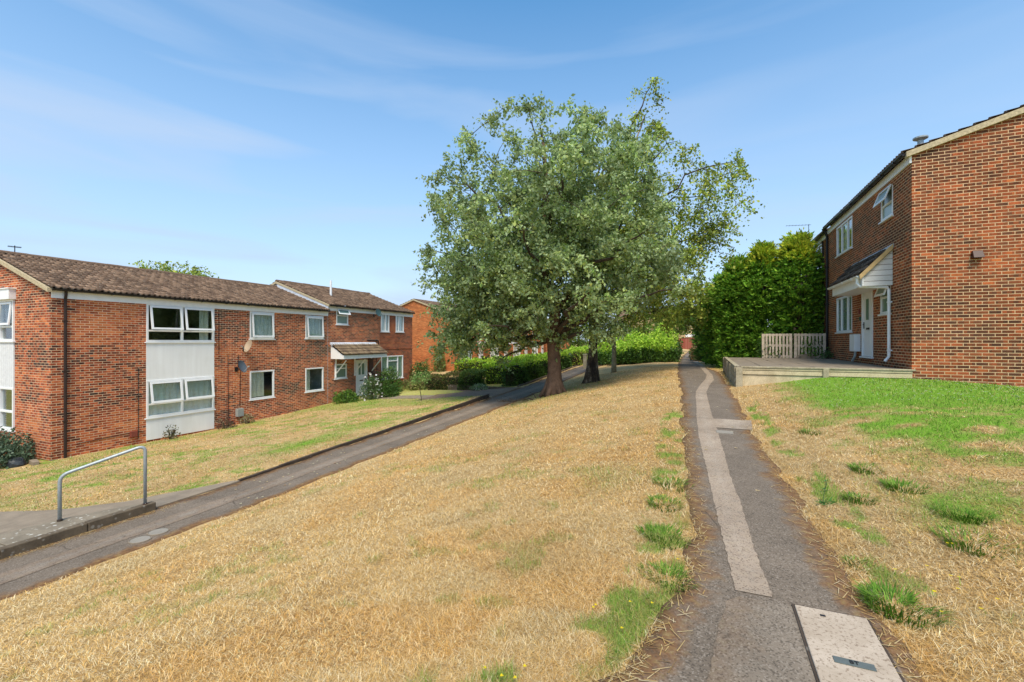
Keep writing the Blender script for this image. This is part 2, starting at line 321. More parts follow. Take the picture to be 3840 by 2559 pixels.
class MB:
    def __init__(s): s.v = []; s.f = []
    def add(s, vs, fs):
        b = len(s.v); s.v += [tuple(map(float, x)) for x in vs]; s.f += [tuple(i+b for i in f) for f in fs]; return s
    def box(s, a, b):
        x0, y0, z0 = a; x1, y1, z1 = b
        if x0 > x1: x0, x1 = x1, x0
        if y0 > y1: y0, y1 = y1, y0
        if z0 > z1: z0, z1 = z1, z0
        return s.add([(x0, y0, z0), (x1, y0, z0), (x1, y1, z0), (x0, y1, z0), (x0, y0, z1), (x1, y0, z1), (x1, y1, z1), (x0, y1, z1)],
                     [(0, 3, 2, 1), (4, 5, 6, 7), (0, 1, 5, 4), (1, 2, 6, 5), (2, 3, 7, 6), (3, 0, 4, 7)])
    def hexa(s, p):   # 8 points: bottom 4 ccw, top 4 ccw
        return s.add(p, [(0, 3, 2, 1), (4, 5, 6, 7), (0, 1, 5, 4), (1, 2, 6, 5), (2, 3, 7, 6), (3, 0, 4, 7)])
    def prism(s, poly, d):  # extrude a 3d polygon by vector d
        n = len(poly); p = [Vector(x) for x in poly]; q = [x+Vector(d) for x in p]
        return s.add(p+q, [tuple(range(n))[::-1], tuple(range(n, 2*n))]+[(i, (i+1) % n, (i+1) % n+n, i+n) for i in range(n)])
    def tube(s, pts, r, seg=8, cap=True):
        P = [Vector(p) for p in pts]; R = r if isinstance(r, (list, tuple)) else [r]*len(P); rings = []
        up = Vector((0, 0, 1)); prev = None
        for i, p in enumerate(P):
            t = (P[min(i+1, len(P)-1)]-P[max(i-1, 0)]).normalized()
            a = prev if prev is not None else (up.cross(t) if abs(t.z) < 0.95 else Vector((1, 0, 0)).cross(t))
            a = (a-t*a.dot(t)).normalized(); prev = a; b = t.cross(a)
            rings.append([p+(a*cos(2*pi*k/seg)+b*sin(2*pi*k/seg))*R[i] for k in range(seg)])
        vs = [v for rg in rings for v in rg]; fs = []
        for i in range(len(P)-1):
            for k in range(seg): fs.append((i*seg+k, i*seg+(k+1) % seg, (i+1)*seg+(k+1) % seg, (i+1)*seg+k))
        if cap: fs.append(tuple(range(seg))[::-1]); fs.append(tuple((len(P)-1)*seg+k for k in range(seg)))
        return s.add(vs, fs)
    def obj(s, name, mat, parent=None, loc=None, smooth=False, bevel=0.0):
        org = worg(parent) if parent is not None else Vector(loc or (0, 0, 0))
        me = bpy.data.meshes.new(name); me.from_pydata([tuple(Vector(v)-org) for v in s.v], [], s.f); me.update()
        if smooth:
            for p in me.polygons: p.use_smooth = True
        me.materials.append(mat); o = bpy.data.objects.new(name, me); COL.objects.link(o)
        if parent is not None: o.parent = parent
        elif loc: o.location = loc
        if bevel:
            b = o.modifiers.new('bevel', 'BEVEL'); b.width = bevel; b.segments = 2; b.limit_method = 'ANGLE'
        return o

# ------------------------------------------------------------ terrain
def lerp(Y, ks, vs): return np.interp(Y, ks, vs)
Ky = [-12, 0, 3, 6, 9, 14, 17, 22, 25, 30, 35, 45, 60, 75, 130]; Kz = [-2.98, -2.88, -2.81, -2.77, -2.67, -2.53, -2.44, -2.27, -2.13, -1.93, -1.78, -1.52, -1.4, -1.3, -1.3]
By = [-12, 3, 6, 9, 12, 14, 17, 21, 25, 30, 45, 60, 130]; Bz = [-3.8, -3.63, -3.56, -3.5, -3.46, -3.40, -3.23, -3.05, -2.8, -2.5, -1.9, -1.6, -1.3]
Py = [-12, 0, 3, 6, 9, 14, 17, 21, 25, 45, 60, 75, 130]; Pz = [-1.65, -1.55, -1.52, -1.47, -1.42, -1.27, -1.30, -1.33, -1.36, -1.40, -1.38, -1.3, -1.3]
pLy = [-12, 1.5, 2.1, 2.9, 3.7, 7.5, 13, 20, 32, 45, 60, 75]; pLx = [-1.4, -0.85, -0.38, -0.14, -0.09, -0.31, -0.6, -1.05, -1.6, -1.9, -2.0, -2.0]
pRy = [-12, 2, 3.2, 8.4, 13.8, 21, 25, 32, 45, 75]; pRx = [1.4, 0.92, 0.86, 0.68, 0.62, 0.5, 0.05, -0.45, -0.9, -1.0]
KERB_END = 17.3
def kerb_rise(Y): return np.interp(Y, [-12, 4.6, 4.8, 6, 12, 17, 17.3, 17.6], [0.0, 0.0, 0.0, 0.03, 0.10, 0.17, 0.17, 0.0])
def row(xs, Y):
    K = lerp(Y, Ky, Kz); B = lerp(Y, By, Bz); P = lerp(Y, Py, Pz); pl = lerp(Y, pLy, pLx); pr = lerp(Y, pRy, pRx)
    kr = kerb_rise(Y)
    r = [lerp(Y, [-12, 0, 3, 6, 9, 14, 22, 40, 130], v) for v in
         ([-1.5, -1.45, -1.38, -1.25, -1.09, -0.93, -1.25, -1.32, -1.3], [-1.4, -1.35, -1.25, -1.12, -1.0, -0.90, -1.2, -1.3, -1.3], [-1.4, -1.32, -1.25, -1.18, -1.12, -1.08, -1.2, -1.3, -1.3])]
    mid = lambda f, up: (K+0.03)+(P-K)*f+up
    kx = [-300, -45, -17.7, -12.0, -8.46, -8.36, -7.0, -6.75, -5.0, -3.0, pl-0.25, pl, pr, pr+0.2, 2.9, 4.7, 7.2, 14, 300]
    kz = [B-0.3, B-0.15, B, B+(K-B)*0.58+kr*0.6, K+kr, K, K, K+0.05, mid((-5+7)/(pl+7), 0.06), mid(4/(pl+7), 0.10), P+0.015, P, P, P+0.02,
          r[0], r[1], r[2], -1.2, -1.3]
    return np.interp(xs, kx, kz)
gx = np.unique(np.round(np.concatenate([[-300, -200, -120, -80, -60, -45], np.arange(-35, -18, 1.0), np.arange(-18, -9, 0.3), np.arange(-9, -6, 0.1), np.arange(-6, -2.4, 0.2), np.arange(-2.4, 1.6, 0.1), np.arange(1.6, 9, 0.25), np.arange(9, 20, 1.0), [25, 40, 70, 120, 200, 300]]), 3))
gy = np.unique(np.round(np.concatenate([[-200, -100, -50, -25, -12, -8, -5, -3], np.arange(-2, 15, 0.2), np.arange(15, 35, 0.3), np.arange(35, 80, 1.0), [85, 95, 110, 130, 180, 260, 400, 700, 1200]]), 3))
H = np.array([row(gx, y) for y in gy])
# gentle lumps
XX, YY = np.meshgrid(gx, gy)
lum = 0.018*np.sin(XX*1.7+0.6*np.sin(YY*0.9))*np.sin(YY*1.1+1.3*np.sin(XX*0.5))+0.010*np.sin(XX*4.1+YY*2.3)*np.sin(YY*3.7-XX)
onp = ((XX > -8.5) & (XX < -6.8)) | ((XX > -2.6) & (XX < 1.2))
H += np.where(onp, 0, lum)
H2 = H.copy(); H2[1:-1, 1:-1] = (H[1:-1, 1:-1]*2+H[1:-1, :-2]+H[1:-1, 2:])/4.0
keep = (XX > -8.9) & (XX < -8.1); H = np.where(keep, H, H2)
def hz_(X, Y):
    X = np.atleast_1d(np.asarray(X, float)); Y = np.atleast_1d(np.asarray(Y, float))
    i = np.clip(np.searchsorted(gx, X)-1, 0, len(gx)-2); j = np.clip(np.searchsorted(gy, Y)-1, 0, len(gy)-2)
    a = (X-gx[i])/(gx[i+1]-gx[i]); b = (Y-gy[j])/(gy[j+1]-gy[j])
    return H[j, i]*(1-a)*(1-b)+H[j, i+1]*a*(1-b)+H[j+1, i]*(1-a)*b+H[j+1, i+1]*a*b
def h(x, y): return float(hz_(x, y)[0])

def vnoise(X, Y, seed, sc):
    r = np.random.default_rng(seed); T = r.random((64, 64)); x = X/sc; y = Y/sc
    i = np.floor(x).astype(int); j = np.floor(y).astype(int); a = x-i; b = y-j; a = a*a*(3-2*a); b = b*b*(3-2*b)
    q = lambda p, s_: T[p % 64, s_ % 64]
    return q(i, j)*(1-a)*(1-b)+q(i+1, j)*a*(1-b)+q(i, j+1)*(1-a)*b+q(i+1, j+1)*a*b
def green(X, Y):
    X = np.asarray(X, float); Y = np.asarray(Y, float)
    pr = np.interp(Y, pRy, pRx); pl = np.interp(Y, pLy, pLx)
    n = 0.36*vnoise(X, Y, 1, 0.42)+0.42*vnoise(X, Y, 2, 0.17)+0.22*vnoise(X, Y, 3, 1.3)
    sm = lambda v, a, b: np.clip((v-a)/(b-a), 0, 1)
    g = np.zeros_like(X)
    # lush band below the right gable
    g = np.maximum(g, sm(Y-0.55*np.clip(2.3-X, 0, 9)*1.6, 8.2, 9.8)*(X > pr+0.4)*(Y < 14.5)*sm(X, 1.3, 2.2)*0.95)
    # mottled right lawn
    g = np.maximum(g, sm(n, .56, .64)*0.8*sm(X-pr, 0.5, 1.0)*(Y < 14))
    g = np.maximum(g, sm(n, .34, .54)*(.6+.5*sm(Y, 4.5, 8.5))*sm(X-pr, 0.8, 1.5)*(Y < 14)*sm(Y, 2.5, 5.5))
    # fringe right of path, and the weedy strip left of it
    g = np.maximum(g, (n > 0.54)*0.8*(np.abs(X-pr-0.26) < 0.14)*(Y < 12)*(Y > 3.4))
    g = np.maximum(g, sm(n, .44, .60)*(.85-.25*(Y < 3.3))*(X < pl)*(X > pl-0.40+.22*(Y < 3.4)+.5*(n-.5))*(Y < 7.5)); g = np.maximum(g, (n > 0.52)*0.8*(X < pl)*(X > pl-0.35)*(Y < 9.5))
    # left lawn
    L = (X < -8.4)*(Y < 19)
    g = np.maximum(g, L*np.exp(-((X+9.9)/0.9)**2)*sm(Y, 6.0, 8.5)*sm(-Y, -15, -12)*(0.35+0.9*n))
    g = np.maximum(g, L*np.exp(-((X+16.9)/0.9)**2)*(0.15+0.85*n)); g = np.maximum(g, L*(n > 0.55)*0.6); g = np.maximum(g, L*(.10+.9*sm(n, .52, .66)*.8)*(Y > 5))
    g = np.maximum(g, L*np.exp(-((X+12.5)/2.5)**2-((Y-3.6)/1.6)**2)*(0.3+0.5*n))
    g = np.maximum(g, (X < -8.9)*(Y > 15.3)*(Y < 24)*(0.45+0.4*n))
    # bank: faint olive, more below the trees
    bk = (X > -7.2)*(X < pl-0.3)
    g = np.maximum(g, bk*np.exp(-((X+5.6)/1.5)**2-((Y-17)/3.4)**2)*0.5); g = np.maximum(g, bk*(n > 0.66)*0.35)
    g = np.maximum(g, bk*np.exp(-((X+1.0)/0.3)**2-((Y-5.2)/0.5)**2)*0.4)
    # verge by the conifers
    g = np.maximum(g, (X > pr+0.3)*(Y > 21.5)*(Y < 60)*0.5); g = np.maximum(g, (X < -25)*0.6)
    return np.clip(g, 0, 1)
nxg, nyg = len(gx), len(gy)
V = np.stack([XX.ravel(), YY.ravel(), H.ravel()], 1)
idx = np.arange(nxg*nyg).reshape(nyg, nxg)
F = np.stack([idx[:-1, :-1].ravel(), idx[:-1, 1:].ravel(), idx[1:, 1:].ravel(), idx[1:, :-1].ravel()], 1)
o = arr_obj('ground', V, F, M['lawn'], attrs={'green': green(V[:, 0], V[:, 1])}, smooth=True); o['kind'] = 'structure'

def ribbon(name, ys, xl, xr, dz, mat, ncross=8, jit=0.0, dense=0.15, skirt=True, fine=False):
    Y = np.arange(ys[0], ys[-1]+1e-6, dense); l = np.interp(Y, ys, xl); r = np.interp(Y, ys, xr)
    if fine: l = l+.014*(vnoise(Y, Y*0, 15, .05)-.5)+.02*(vnoise(Y, Y*0, 16, .9)-.5); r = r+.014*(vnoise(Y, Y*0, 17, .05)-.5)+.02*(vnoise(Y, Y*0, 18, .9)-.5)
    elif jit:
        l = l+jit*(vnoise(Y, Y*0, 11, 0.35)+vnoise(Y, Y*0, 12, 0.12)*0.5-0.75); r = r+jit*(vnoise(Y, Y*0, 13, 0.35)+vnoise(Y, Y*0, 14, 0.12)*0.5-0.75)
    vs = []; ed = []
    for k in range(ncross+1):
        f = k/ncross; x = l+(r-l)*f; vs.append(np.stack([x, Y, hz_(x, Y)+dz], 1)); w = r-l
        d = np.minimum(f*w, (1-f)*w); ed.append(np.clip(1-d/0.36, 0, 1))
    V = np.concatenate(vs); E = np.concatenate(ed); n = len(Y)
    F = [(k*n+i, (k+1)*n+i, (k+1)*n+i+1, k*n+i+1) for k in range(ncross) for i in range(n-1)]
    if skirt:
        b = len(V); e1 = vs[0]-[0, 0, 0.03]; e2 = vs[-1]-[0, 0, 0.03]; V = np.concatenate([V, e1, e2]); E = np.concatenate([E, ed[0], ed[-1]])
        F += [(i, i+1, b+i+1, b+i) for i in range(n-1)]+[(ncross*n+i+1, ncross*n+i, b+n+i, b+n+i+1) for i in range(n-1)]
    o = arr_obj(name, V, F, mat, attrs={'edge': E}); o['kind'] = 'structure'; return o
yy = sorted(set(pLy[1:]+pRy[1:]+[-4])); yy = [y for y in yy if -4 <= y <= 75]
ribbon('right_path', yy, np.interp(yy, pLy, pLx), np.interp(yy, pRy, pRx), 0.014, M['asphalt'], 10, 0.10, 0.12)
ribbon('left_path', [-6, 60], [-8.36, -8.36], [-7.0, -7.0], 0.014, M['asphalt'], 8, 0.12, 0.15)
ribbon('left_path_patch', [-6, 6, 9, 17.5, 21, 40], [-7.78, -7.80, -7.82, -7.85, -7.75, -7.7], [-7.45, -7.48, -7.52, -7.5, -7.4, -7.3], 0.019, M['strip_left'], 2, 0.05, 0.05, False, True)
ribbon('right_path_patch', [3.05, 4.2, 5.7, 7.6, 9.7, 12.6, 14.5, 16.4, 19, 22.5, 27.5, 32, 60], [0.17, 0.10, 0.02, -0.10, -0.17, -0.22, -0.10, 0.0, 0.05, -0.12, -0.33, -0.7, -1.6],
       [0.36, 0.31, 0.25, 0.20, 0.10, 0.03, 0.14, 0.26, 0.26, 0.12, -0.08, -0.4, -1.3], 0.019, M['strip'], 2, 0.035, 0.03, False, True)
ribbon('cross_patch', [8.15, 9.0], [0.16, 0.12], [0.70, 0.74], 0.021, M['strip'], 4, 0.05, 0.03, False, True)
ribbon('near_path_patch', [-4, 1.8, 2.5, 2.9, 3.0], [-.3, -.05, .05, .12, .2], [.9, .84, .82, .80, .62], 0.018, M['asphalt2'], 4, 0.05, 0.03, False, True)
ribbon('side_path', [17.7, 20.9], [-12.4, -12.4], [-8.30, -8.30], 0.017, M['asphalt_far'], 14, 0.05, 0.2)

# kerbs and paving by the handrail
def strip_box(name, x0, x1, y0, y1, top, bot, mat, n=24, joint=None, bevel=0.0):
    mb = MB(); ys = np.linspace(y0, y1, n+1) if joint is None else np.arange(y0, y1+joint*0.5, joint)
    for a, b in zip(ys[:-1], ys[1:]):
        e = 0.004 if joint else 0.0; a2 = a+e; b2 = b-e; j = (random.random()-.5)*0.012 if joint else 0
        ja = (random.random()-.5)*0.014 if joint else 0
        mb.hexa([(x0+j, a2, bot(a2)), (x1+j, a2, bot(a2)), (x1+j, b2, bot(b2)), (x0+j, b2, bot(b2)),
                 (x0+j, a2, top(a2)+ja), (x1+j, a2, top(a2)+ja), (x1+j, b2, top(b2)+ja), (x0+j, b2, top(b2)+ja)])
    o = mb.obj(name, mat, bevel=bevel); o['kind'] = 'structure'; return o
kz = lambda y: float(np.interp(y, Ky, Kz))
strip_box('kerb', -8.42, -8.30, -6.2, 4.60, lambda y: kz(y)+0.15, lambda y: kz(y)-0.15, M['kerbc'], joint=0.9, bevel=0.012)
strip_box('edging', -8.43, -8.36, 6.1, 17.25, lambda y: kz(y)+float(kerb_rise(y))+0.03, lambda y: kz(y)-0.2, M['kerbd'], joint=0.93, bevel=0.006)
strip_box('slab_walk', -9.02, -8.43, -6.1, 2.9, lambda y: kz(y)+0.125, lambda y: kz(y)-0.2, M['slab'], joint=1.8, bevel=0.008)
mb = MB(); mb.prism([(-9.02, 2.91, kz(3)+.125), (-8.43, 2.91, kz(3)+.125), (-8.43, 4.58, kz(4.5)+.125), (-8.62, 4.35, kz(4.4)+.125), (-8.95, 3.6, kz(3.6)+.125)], (0, 0, -0.3))
o = mb.obj('slab_end', M['slab'], bevel=0.006); o['kind'] = 'structure'
pts = [(-13.5, 1.6), (-9.04, -3), (-9.04, 2.9), (-8.97, 3.6), (-8.64, 4.38), (-8.40, 4.64), (-8.37, 6.15), (-9.5, 4.75), (-10.0, 4.45), (-10.9, 4.1), (-13.5, 3.5)]
def sheet(name, pts, dz, mat, step=0.3):
    import bmesh
    bm = bmesh.new(); f = bm.faces.new([bm.verts.new((x, y, 0)) for x, y in pts])
    xs = [p[0] for p in pts]; ys_ = [p[1] for p in pts]
    for ax, lo, hi in ((0, min(xs), max(xs)), (1, min(ys_), max(ys_))):
        v = lo+step
        while v < hi:
            nrm = (1, 0, 0) if ax == 0 else (0, 1, 0); pc = (v, 0, 0) if ax == 0 else (0, v, 0)
            bmesh.ops.bisect_plane(bm, geom=bm.verts[:]+bm.edges[:]+bm.faces[:], plane_co=pc, plane_no=nrm); v += step
    for v in bm.verts: v.co.z = h(v.co.x, v.co.y)+dz
    ext = bmesh.ops.extrude_face_region(bm, geom=[e for e in bm.edges if e.is_boundary])
    for v in [g_ for g_ in ext['geom'] if isinstance(g_, bmesh.types.BMVert)]: v.co.z -= 0.08
    bmesh.ops.recalc_face_normals(bm, faces=bm.faces[:])
    me = bpy.data.meshes.new(name); bm.to_mesh(me); bm.free(); me.materials.append(mat)
    o = bpy.data.objects.new(name, me); COL.objects.link(o); o['kind'] = 'structure'; return o
sheet('paving', pts, 0.03, M['pave'])
for y in (0.6, 2.0):
    pass
sheet('garden_path', [(-17.0, 19.3), (-14.5, 18.6), (-12.3, 18.3), (-12.3, 19.3), (-14.4, 19.6), (-17.0, 20.4)], 0.02, M['pave'])
strip_box('garden_kerb', -12.6, -8.9, 20.95, 21.03, lambda y: kz(y)-0.02, lambda y: kz(y)-0.4, M['kerbc'], n=1)
strip_box('hedge_kerb', -8.72, -8.62, 21.2, 38, lambda y: kz(y)+0.06, lambda y: kz(y)-0.2, M['kerbc'], joint=0.9)

# ------------------------------------------------------------ building helpers
class Plane_:
    """vertical wall plane; u runs along the wall, d outwards"""
    def __init__(s, kind, c, sgn): s.k = kind; s.c = c; s.s = sgn
    def P(s, u, z, d=0.0):
        return (s.c+s.s*d, u, z) if s.k == 'X' else (u, s.c+s.s*d, z)
    def box(s, mb, u0, u1, z0, z1, d0, d1): mb.box(s.P(u0, z0, d0), s.P(u1, z1, d1))
def wall(parent, pl, u0, u1, z0, z1, ops, mat, name='wall', top=None, reveal=0.11):
    """brick wall with openings (u0,u1,z0,z1); top(u) optional sloping top above z1"""
    mb = MB(); us = sorted({u0, u1, *[a for o_ in ops for a in o_[:2]]}); zs = sorted({z0, z1, *[a for o_ in ops for a in o_[2:4]]})
    for a, b in zip(us[:-1], us[1:]):
        for c, d in zip(zs[:-1], zs[1:]):
            m = ((a+b)/2, (c+d)/2)
            if any(o_[0] < m[0] < o_[1] and o_[2] < m[1] < o_[3] for o_ in ops): continue
            mb.add([pl.P(a, c), pl.P(b, c), pl.P(b, d), pl.P(a, d)], [(0, 1, 2, 3)])
    for (a, b, c, d) in [o_[:4] for o_ in ops]:
        for q in ([(a, c), (a, d)], [(b, c), (b, d)], [(a, c), (b, c)], [(a, d), (b, d)]):
            (p0, q0), (p1, q1) = q; mb.add([pl.P(p0, q0), pl.P(p1, q1), pl.P(p1, q1, -reveal), pl.P(p0, q0, -reveal)], [(0, 1, 2, 3)])
    if top: mb.add([pl.P(u, z) for u, z in top], [tuple(range(len(top)))])
    return mb.obj(name, mat, parent)
def window(parent, pl, u0, u1, z0, z1, vbars=(), hbars=(), proud=0.02, curtain=None, sash=(), glass='glass', sill=0.0, fw=0.065, cover=(0, 1), cz=(0, 1), cd=-0.075):
    mb = MB(); d0, d1 = -0.06, proud
    pl.box(mb, u0, u1, z0, z0+fw, d0, d1); pl.box(mb, u0, u1, z1-fw, z1, d0, d1)
    pl.box(mb, u0, u0+fw, z0+fw, z1-fw, d0, d1-0.003); pl.box(mb, u1-fw, u1, z0+fw, z1-fw, d0, d1-0.003)
    for v in vbars: pl.box(mb, v-0.035, v+0.035, z0+fw, z1-fw, d0, d1-0.006)
    for (a, b, zz) in hbars: pl.box(mb, max(a, u0+fw)-0.001, min(b, u1-fw)+0.001, zz-0.03, zz+0.03, d0, d1-0.009)
    w = mb.obj('window', M['white'], parent, bevel=0.006)
    g_ = MB(); pl.box(g_, u0+fw*.6, u1-fw*.6, z0+fw*.6, z1-fw*.6, -0.034, -0.022); g_.obj('pane', M[glass], w)
    if sill:
        sm = MB(); pl.box(sm, u0-0.05, u1+0.05, z0-0.045, z0-0.002, -0.02, sill); sm.obj('sill', M['white'], w, bevel=0.006)
    if curtain:
        a = u0+fw+(u1-u0-2*fw)*cover[0]; b = u0+fw+(u1-u0-2*fw)*cover[1]; n = max(8, int((b-a)/0.022)); c = MB()
        za = z0+(z1-z0)*cz[0]; zb = z0+(z1-z0)*cz[1]; sd = random.random()*9
        top = [pl.P(a+(b-a)*i/n, zb, cd+0.010*sin(i*0.7+sd)+0.01*sin(i*0.37)) for i in range(n+1)]
        bot = [pl.P(a+(b-a)*i/n, za, cd+0.014*sin(i*0.7+sd+0.4)+0.012*sin(i*0.31)) for i in range(n+1)]
        c.add(top+bot, [(i, i+1, n+2+i, n+1+i) for i in range(n)]); c.obj('curtain', M[curtain], w, smooth=True)
    for (a, b, c0, c1, ang) in sash:   # top-hung lights standing open
        def Q(u, dz, t): # dz measured down from the hinge
            r = radians(ang); return pl.P(u, c1-dz*cos(r)+t*sin(r)*0, 0.03+dz*sin(r)+t*cos(r))
        hh = c1-c0; s_ = MB(); k = 0.065
        def qb(ua, ub, da, db, t0=0.0, t1=0.035):
            s_.hexa([Q(ua, da, t0), Q(ub, da, t0), Q(ub, db, t0), Q(ua, db, t0), Q(ua, da, t1), Q(ub, da, t1), Q(ub, db, t1), Q(ua, db, t1)])
        qb(a, b, 0, k); qb(a, b, hh-k, hh); qb(a, a+k, k, hh-k, 0.001, 0.034); qb(b-k, b, k, hh-k, 0.001, 0.034)
        s_.obj('open_sash', M['white'], w)
        p_ = MB(); p_.add([Q(a+k, k, .015), Q(b-k, k, .015), Q(b-k, hh-k, .015), Q(a+k, hh-k, .015)], [(0, 1, 2, 3)]); p_.obj('pane', M[glass], w)
    return w
def tiled(name, parent, e0, e1, up, slope_len, mat, tw=0.165, th=0.29, amp=0.034, nsub=5):
    """pantiled slope: e0->e1 along the eaves, up = unit vector up the slope"""
    e0 = np.array(e0, float); e1 = np.array(e1, float); up = np.array(up, float); up /= np.linalg.norm(up)
    Lg = np.linalg.norm(e1-e0); al = (e1-e0)/Lg; nr = np.cross(al, up); nr = nr if nr[2] > 0 else -nr
    nc = max(4, int(round(Lg/tw)))*nsub; nr_ = max(2, int(round(slope_len/th))); th = slope_len/nr_
    i = np.arange(nc+1); ph = (i % nsub)/nsub; wave = amp*(np.clip(np.cos(2*pi*(ph-0.5)), -0.25, 1))
    u = i/nc*Lg; Vs = []; T = []; Fs = []; b = 0; til = np.minimum(i//nsub, nc//nsub-1)
    for r in range(nr_):
        j = rng.normal(0, 0.0035, nc//nsub+1)[til]; tr_ = rng.random(nc//nsub+1)[til]
        for (s_, off) in ((r*th-0.012, 0.0), (r*th-0.012, 0.055), ((r+1)*th+0.02, 0.012)):
            Vs.append(e0+np.outer(u, al)+up*s_+np.outer(wave+off+j, nr)); T.append(tr_)
        for q in range(2):
            k = b+q*(nc+1); a = np.arange(nc)+k; Fs.append(np.stack([a, a+1, a+nc+2, a+nc+1], 1))
        b += 3*(nc+1)
    return arr_obj(name, np.concatenate(Vs), np.concatenate(Fs), mat, parent, attrs={'tile': np.concatenate(T)})
def ridge(parent, x, y0, y1, z, mat, r=0.12):
    mb = MB(); y = y0
    while y < y1-0.05:
        b = min(y+0.45, y1); k = 7; ra = r*(1+random.uniform(-.03, .05)); dz = random.uniform(-.006, .006)
        vs = [(x+ra*cos(pi*i/k), yy_, z-0.03+ra*0.8*sin(pi*i/k)+dz) for yy_ in (y, b+0.02) for i in range(k+1)]
        mb.add(vs, [(i, i+1, k+2+i, k+1+i) for i in range(k)]+[tuple(range(k+1))]); y = b
    o = mb.obj('ridge_tiles', mat, parent); a = o.data.attributes.new('tile', 'FLOAT', 'POINT'); a.data.foreach_set('value', np.full(len(o.data.vertices), .4, dtype=np.float32)); return o
def interior(parent, x0, x1, y0, y1, floors, zt):
    mb = MB()
    for a, b in zip(floors, floors[1:]+[zt]):
        mb.add([(x0, y0, a), (x1, y0, a), (x1, y1, a), (x0, y1, a)], [(0, 1, 2, 3)])
        mb.add([(x0, y0, a), (x0, y1, a), (x0, y1, b), (x0, y0, b)], [(0, 1, 2, 3)])
    return mb.obj('room', M['interior'], parent)
def gutter(parent, x, y0, y1, z, side, mat, brackets=True, seg=6, r=0.062):
    mb = MB(); pr = [(side*(0.0+r+r*cos(pi+pi*i/seg)), -r*sin(pi*i/seg)) for i in range(seg+1)]
    vs = [(x+a, y, z+b) for y in (y0, y1) for a, b in pr]+[(x+a+(0.006 if a > r*side else -0.006), y, z+b-0.004) for y in (y0, y1) for a, b in pr]
    n = seg+1; mb.add(vs, [(i, i+1, n+i+1, n+i) for i in range(seg)]+[(2*n+i, 3*n+i, 3*n+i+1, 2*n+i+1) for i in range(seg)]+[tuple(range(n)), tuple(range(n, 2*n))])
    if brackets:
        y = y0+0.5
        while y < y1: mb.box((x+side*0.0, y, z-r-0.012), (x+side*2.1*r, y+0.03, z+0.004)); y += 0.95
    return mb.obj('gutter', mat, parent)
def pipe(parent, pts, r, mat, clips=(), name='downpipe'):
    mb = MB().tube(pts, r, 10)
    for (x, y, z) in clips: mb.box((x-r*1.25, y-r*1.3, z-0.02), (x+r*1.25, y+r*1.3, z+0.02))
    return mb.obj(name, mat, parent, smooth=False)

# ------------------------------------------------------------ left block of flats
XF, RX, ZB = -17.7, -21.3, -4.3
PF = Plane_('X', XF, 1)
A = root('block_of_flats', 'long two-storey brick block with white panel window bay, nearest on the left', 'block of flats', (XF, 7.01, -3.55), 'brick houses on the left')
zE, zR = 1.56, 2.82
opsA = [(9.49, 11.84, -3.42, 1.30), (13.36, 14.54, .09, 1.26), (13.36, 14.54, -2.49, -1.28), (16.26, 17.39, .12, 1.24), (16.26, 17.39, -2.46, -1.31)]
wall(A, PF, 7.01, 17.66, ZB, zE, opsA, M['brick_left'])
PG = Plane_('Y', 7.01, -1)
wall(A, PG, 2*RX-XF, XF, ZB, zE-0.02, [(-21.6, -19.82, -2.8, 1.3)], M['brick_left'], 'gable_wall', top=[(2*RX-XF, zE-0.02), (XF, zE-0.02), (XF, zE+0.02), (RX, zR), (2*RX-XF, zE+0.02)])
mb = MB(); mb.box((2*RX-XF, 7.05, ZB), (2*RX-XF+.2, 17.6, zE)); mb.obj('rear_wall', M['brick_left'], A)
interior(A, XF-3.2, XF-0.14, 7.2, 17.5, [-3.3, -0.45], 1.5)
up = np.array([RX-XF, 0, zR-zE]); sl_ = np.linalg.norm(up)
rA = tiled('roof', A, (XF+0.16, 6.93, zE+0.0), (XF+0.16, 17.66, zE+0.0), up, sl_+0.17, M['tiles'])
tiled('rear_roof', A, (2*RX-XF-0.16, 6.93, zE), (2*RX-XF-0.16, 17.66, zE), (-up[0], 0, up[2]), sl_+0.17, M['tiles'], nsub=4)
ridge(A, RX, 6.93, 17.66, zR+0.10, M['tiles'])
mb = MB()
for s_ in (1, -1):
    mb.prism([(RX, 6.88, zR-0.09), (RX+s_*3.74, 6.88, zE-0.13), (RX+s_*3.74, 6.88, zE-0.01), (RX, 6.88, zR+0.04)], (0, 0.13, 0))
mb.obj('verge', M['verge'], A)
mb = MB(); mb.box((XF+.002, 7.02, zE-0.29), (XF+0.045, 17.66, zE-0.03)); mb.obj('fascia', M['fascia'], A)
gutter(A, XF+0.10, 6.98, 17.62, zE-0.015, 1, M['black'])
pipe(A, [(XF+.11, 7.32, 1.5), (XF+.10, 7.32, 1.38), (XF+.06, 7.32, 1.24), (XF+.055, 7.32, -3.5)], 0.038, M['brownpipe'], [(XF+.05, 7.32, z) for z in (0.6, -0.9, -2.4)])
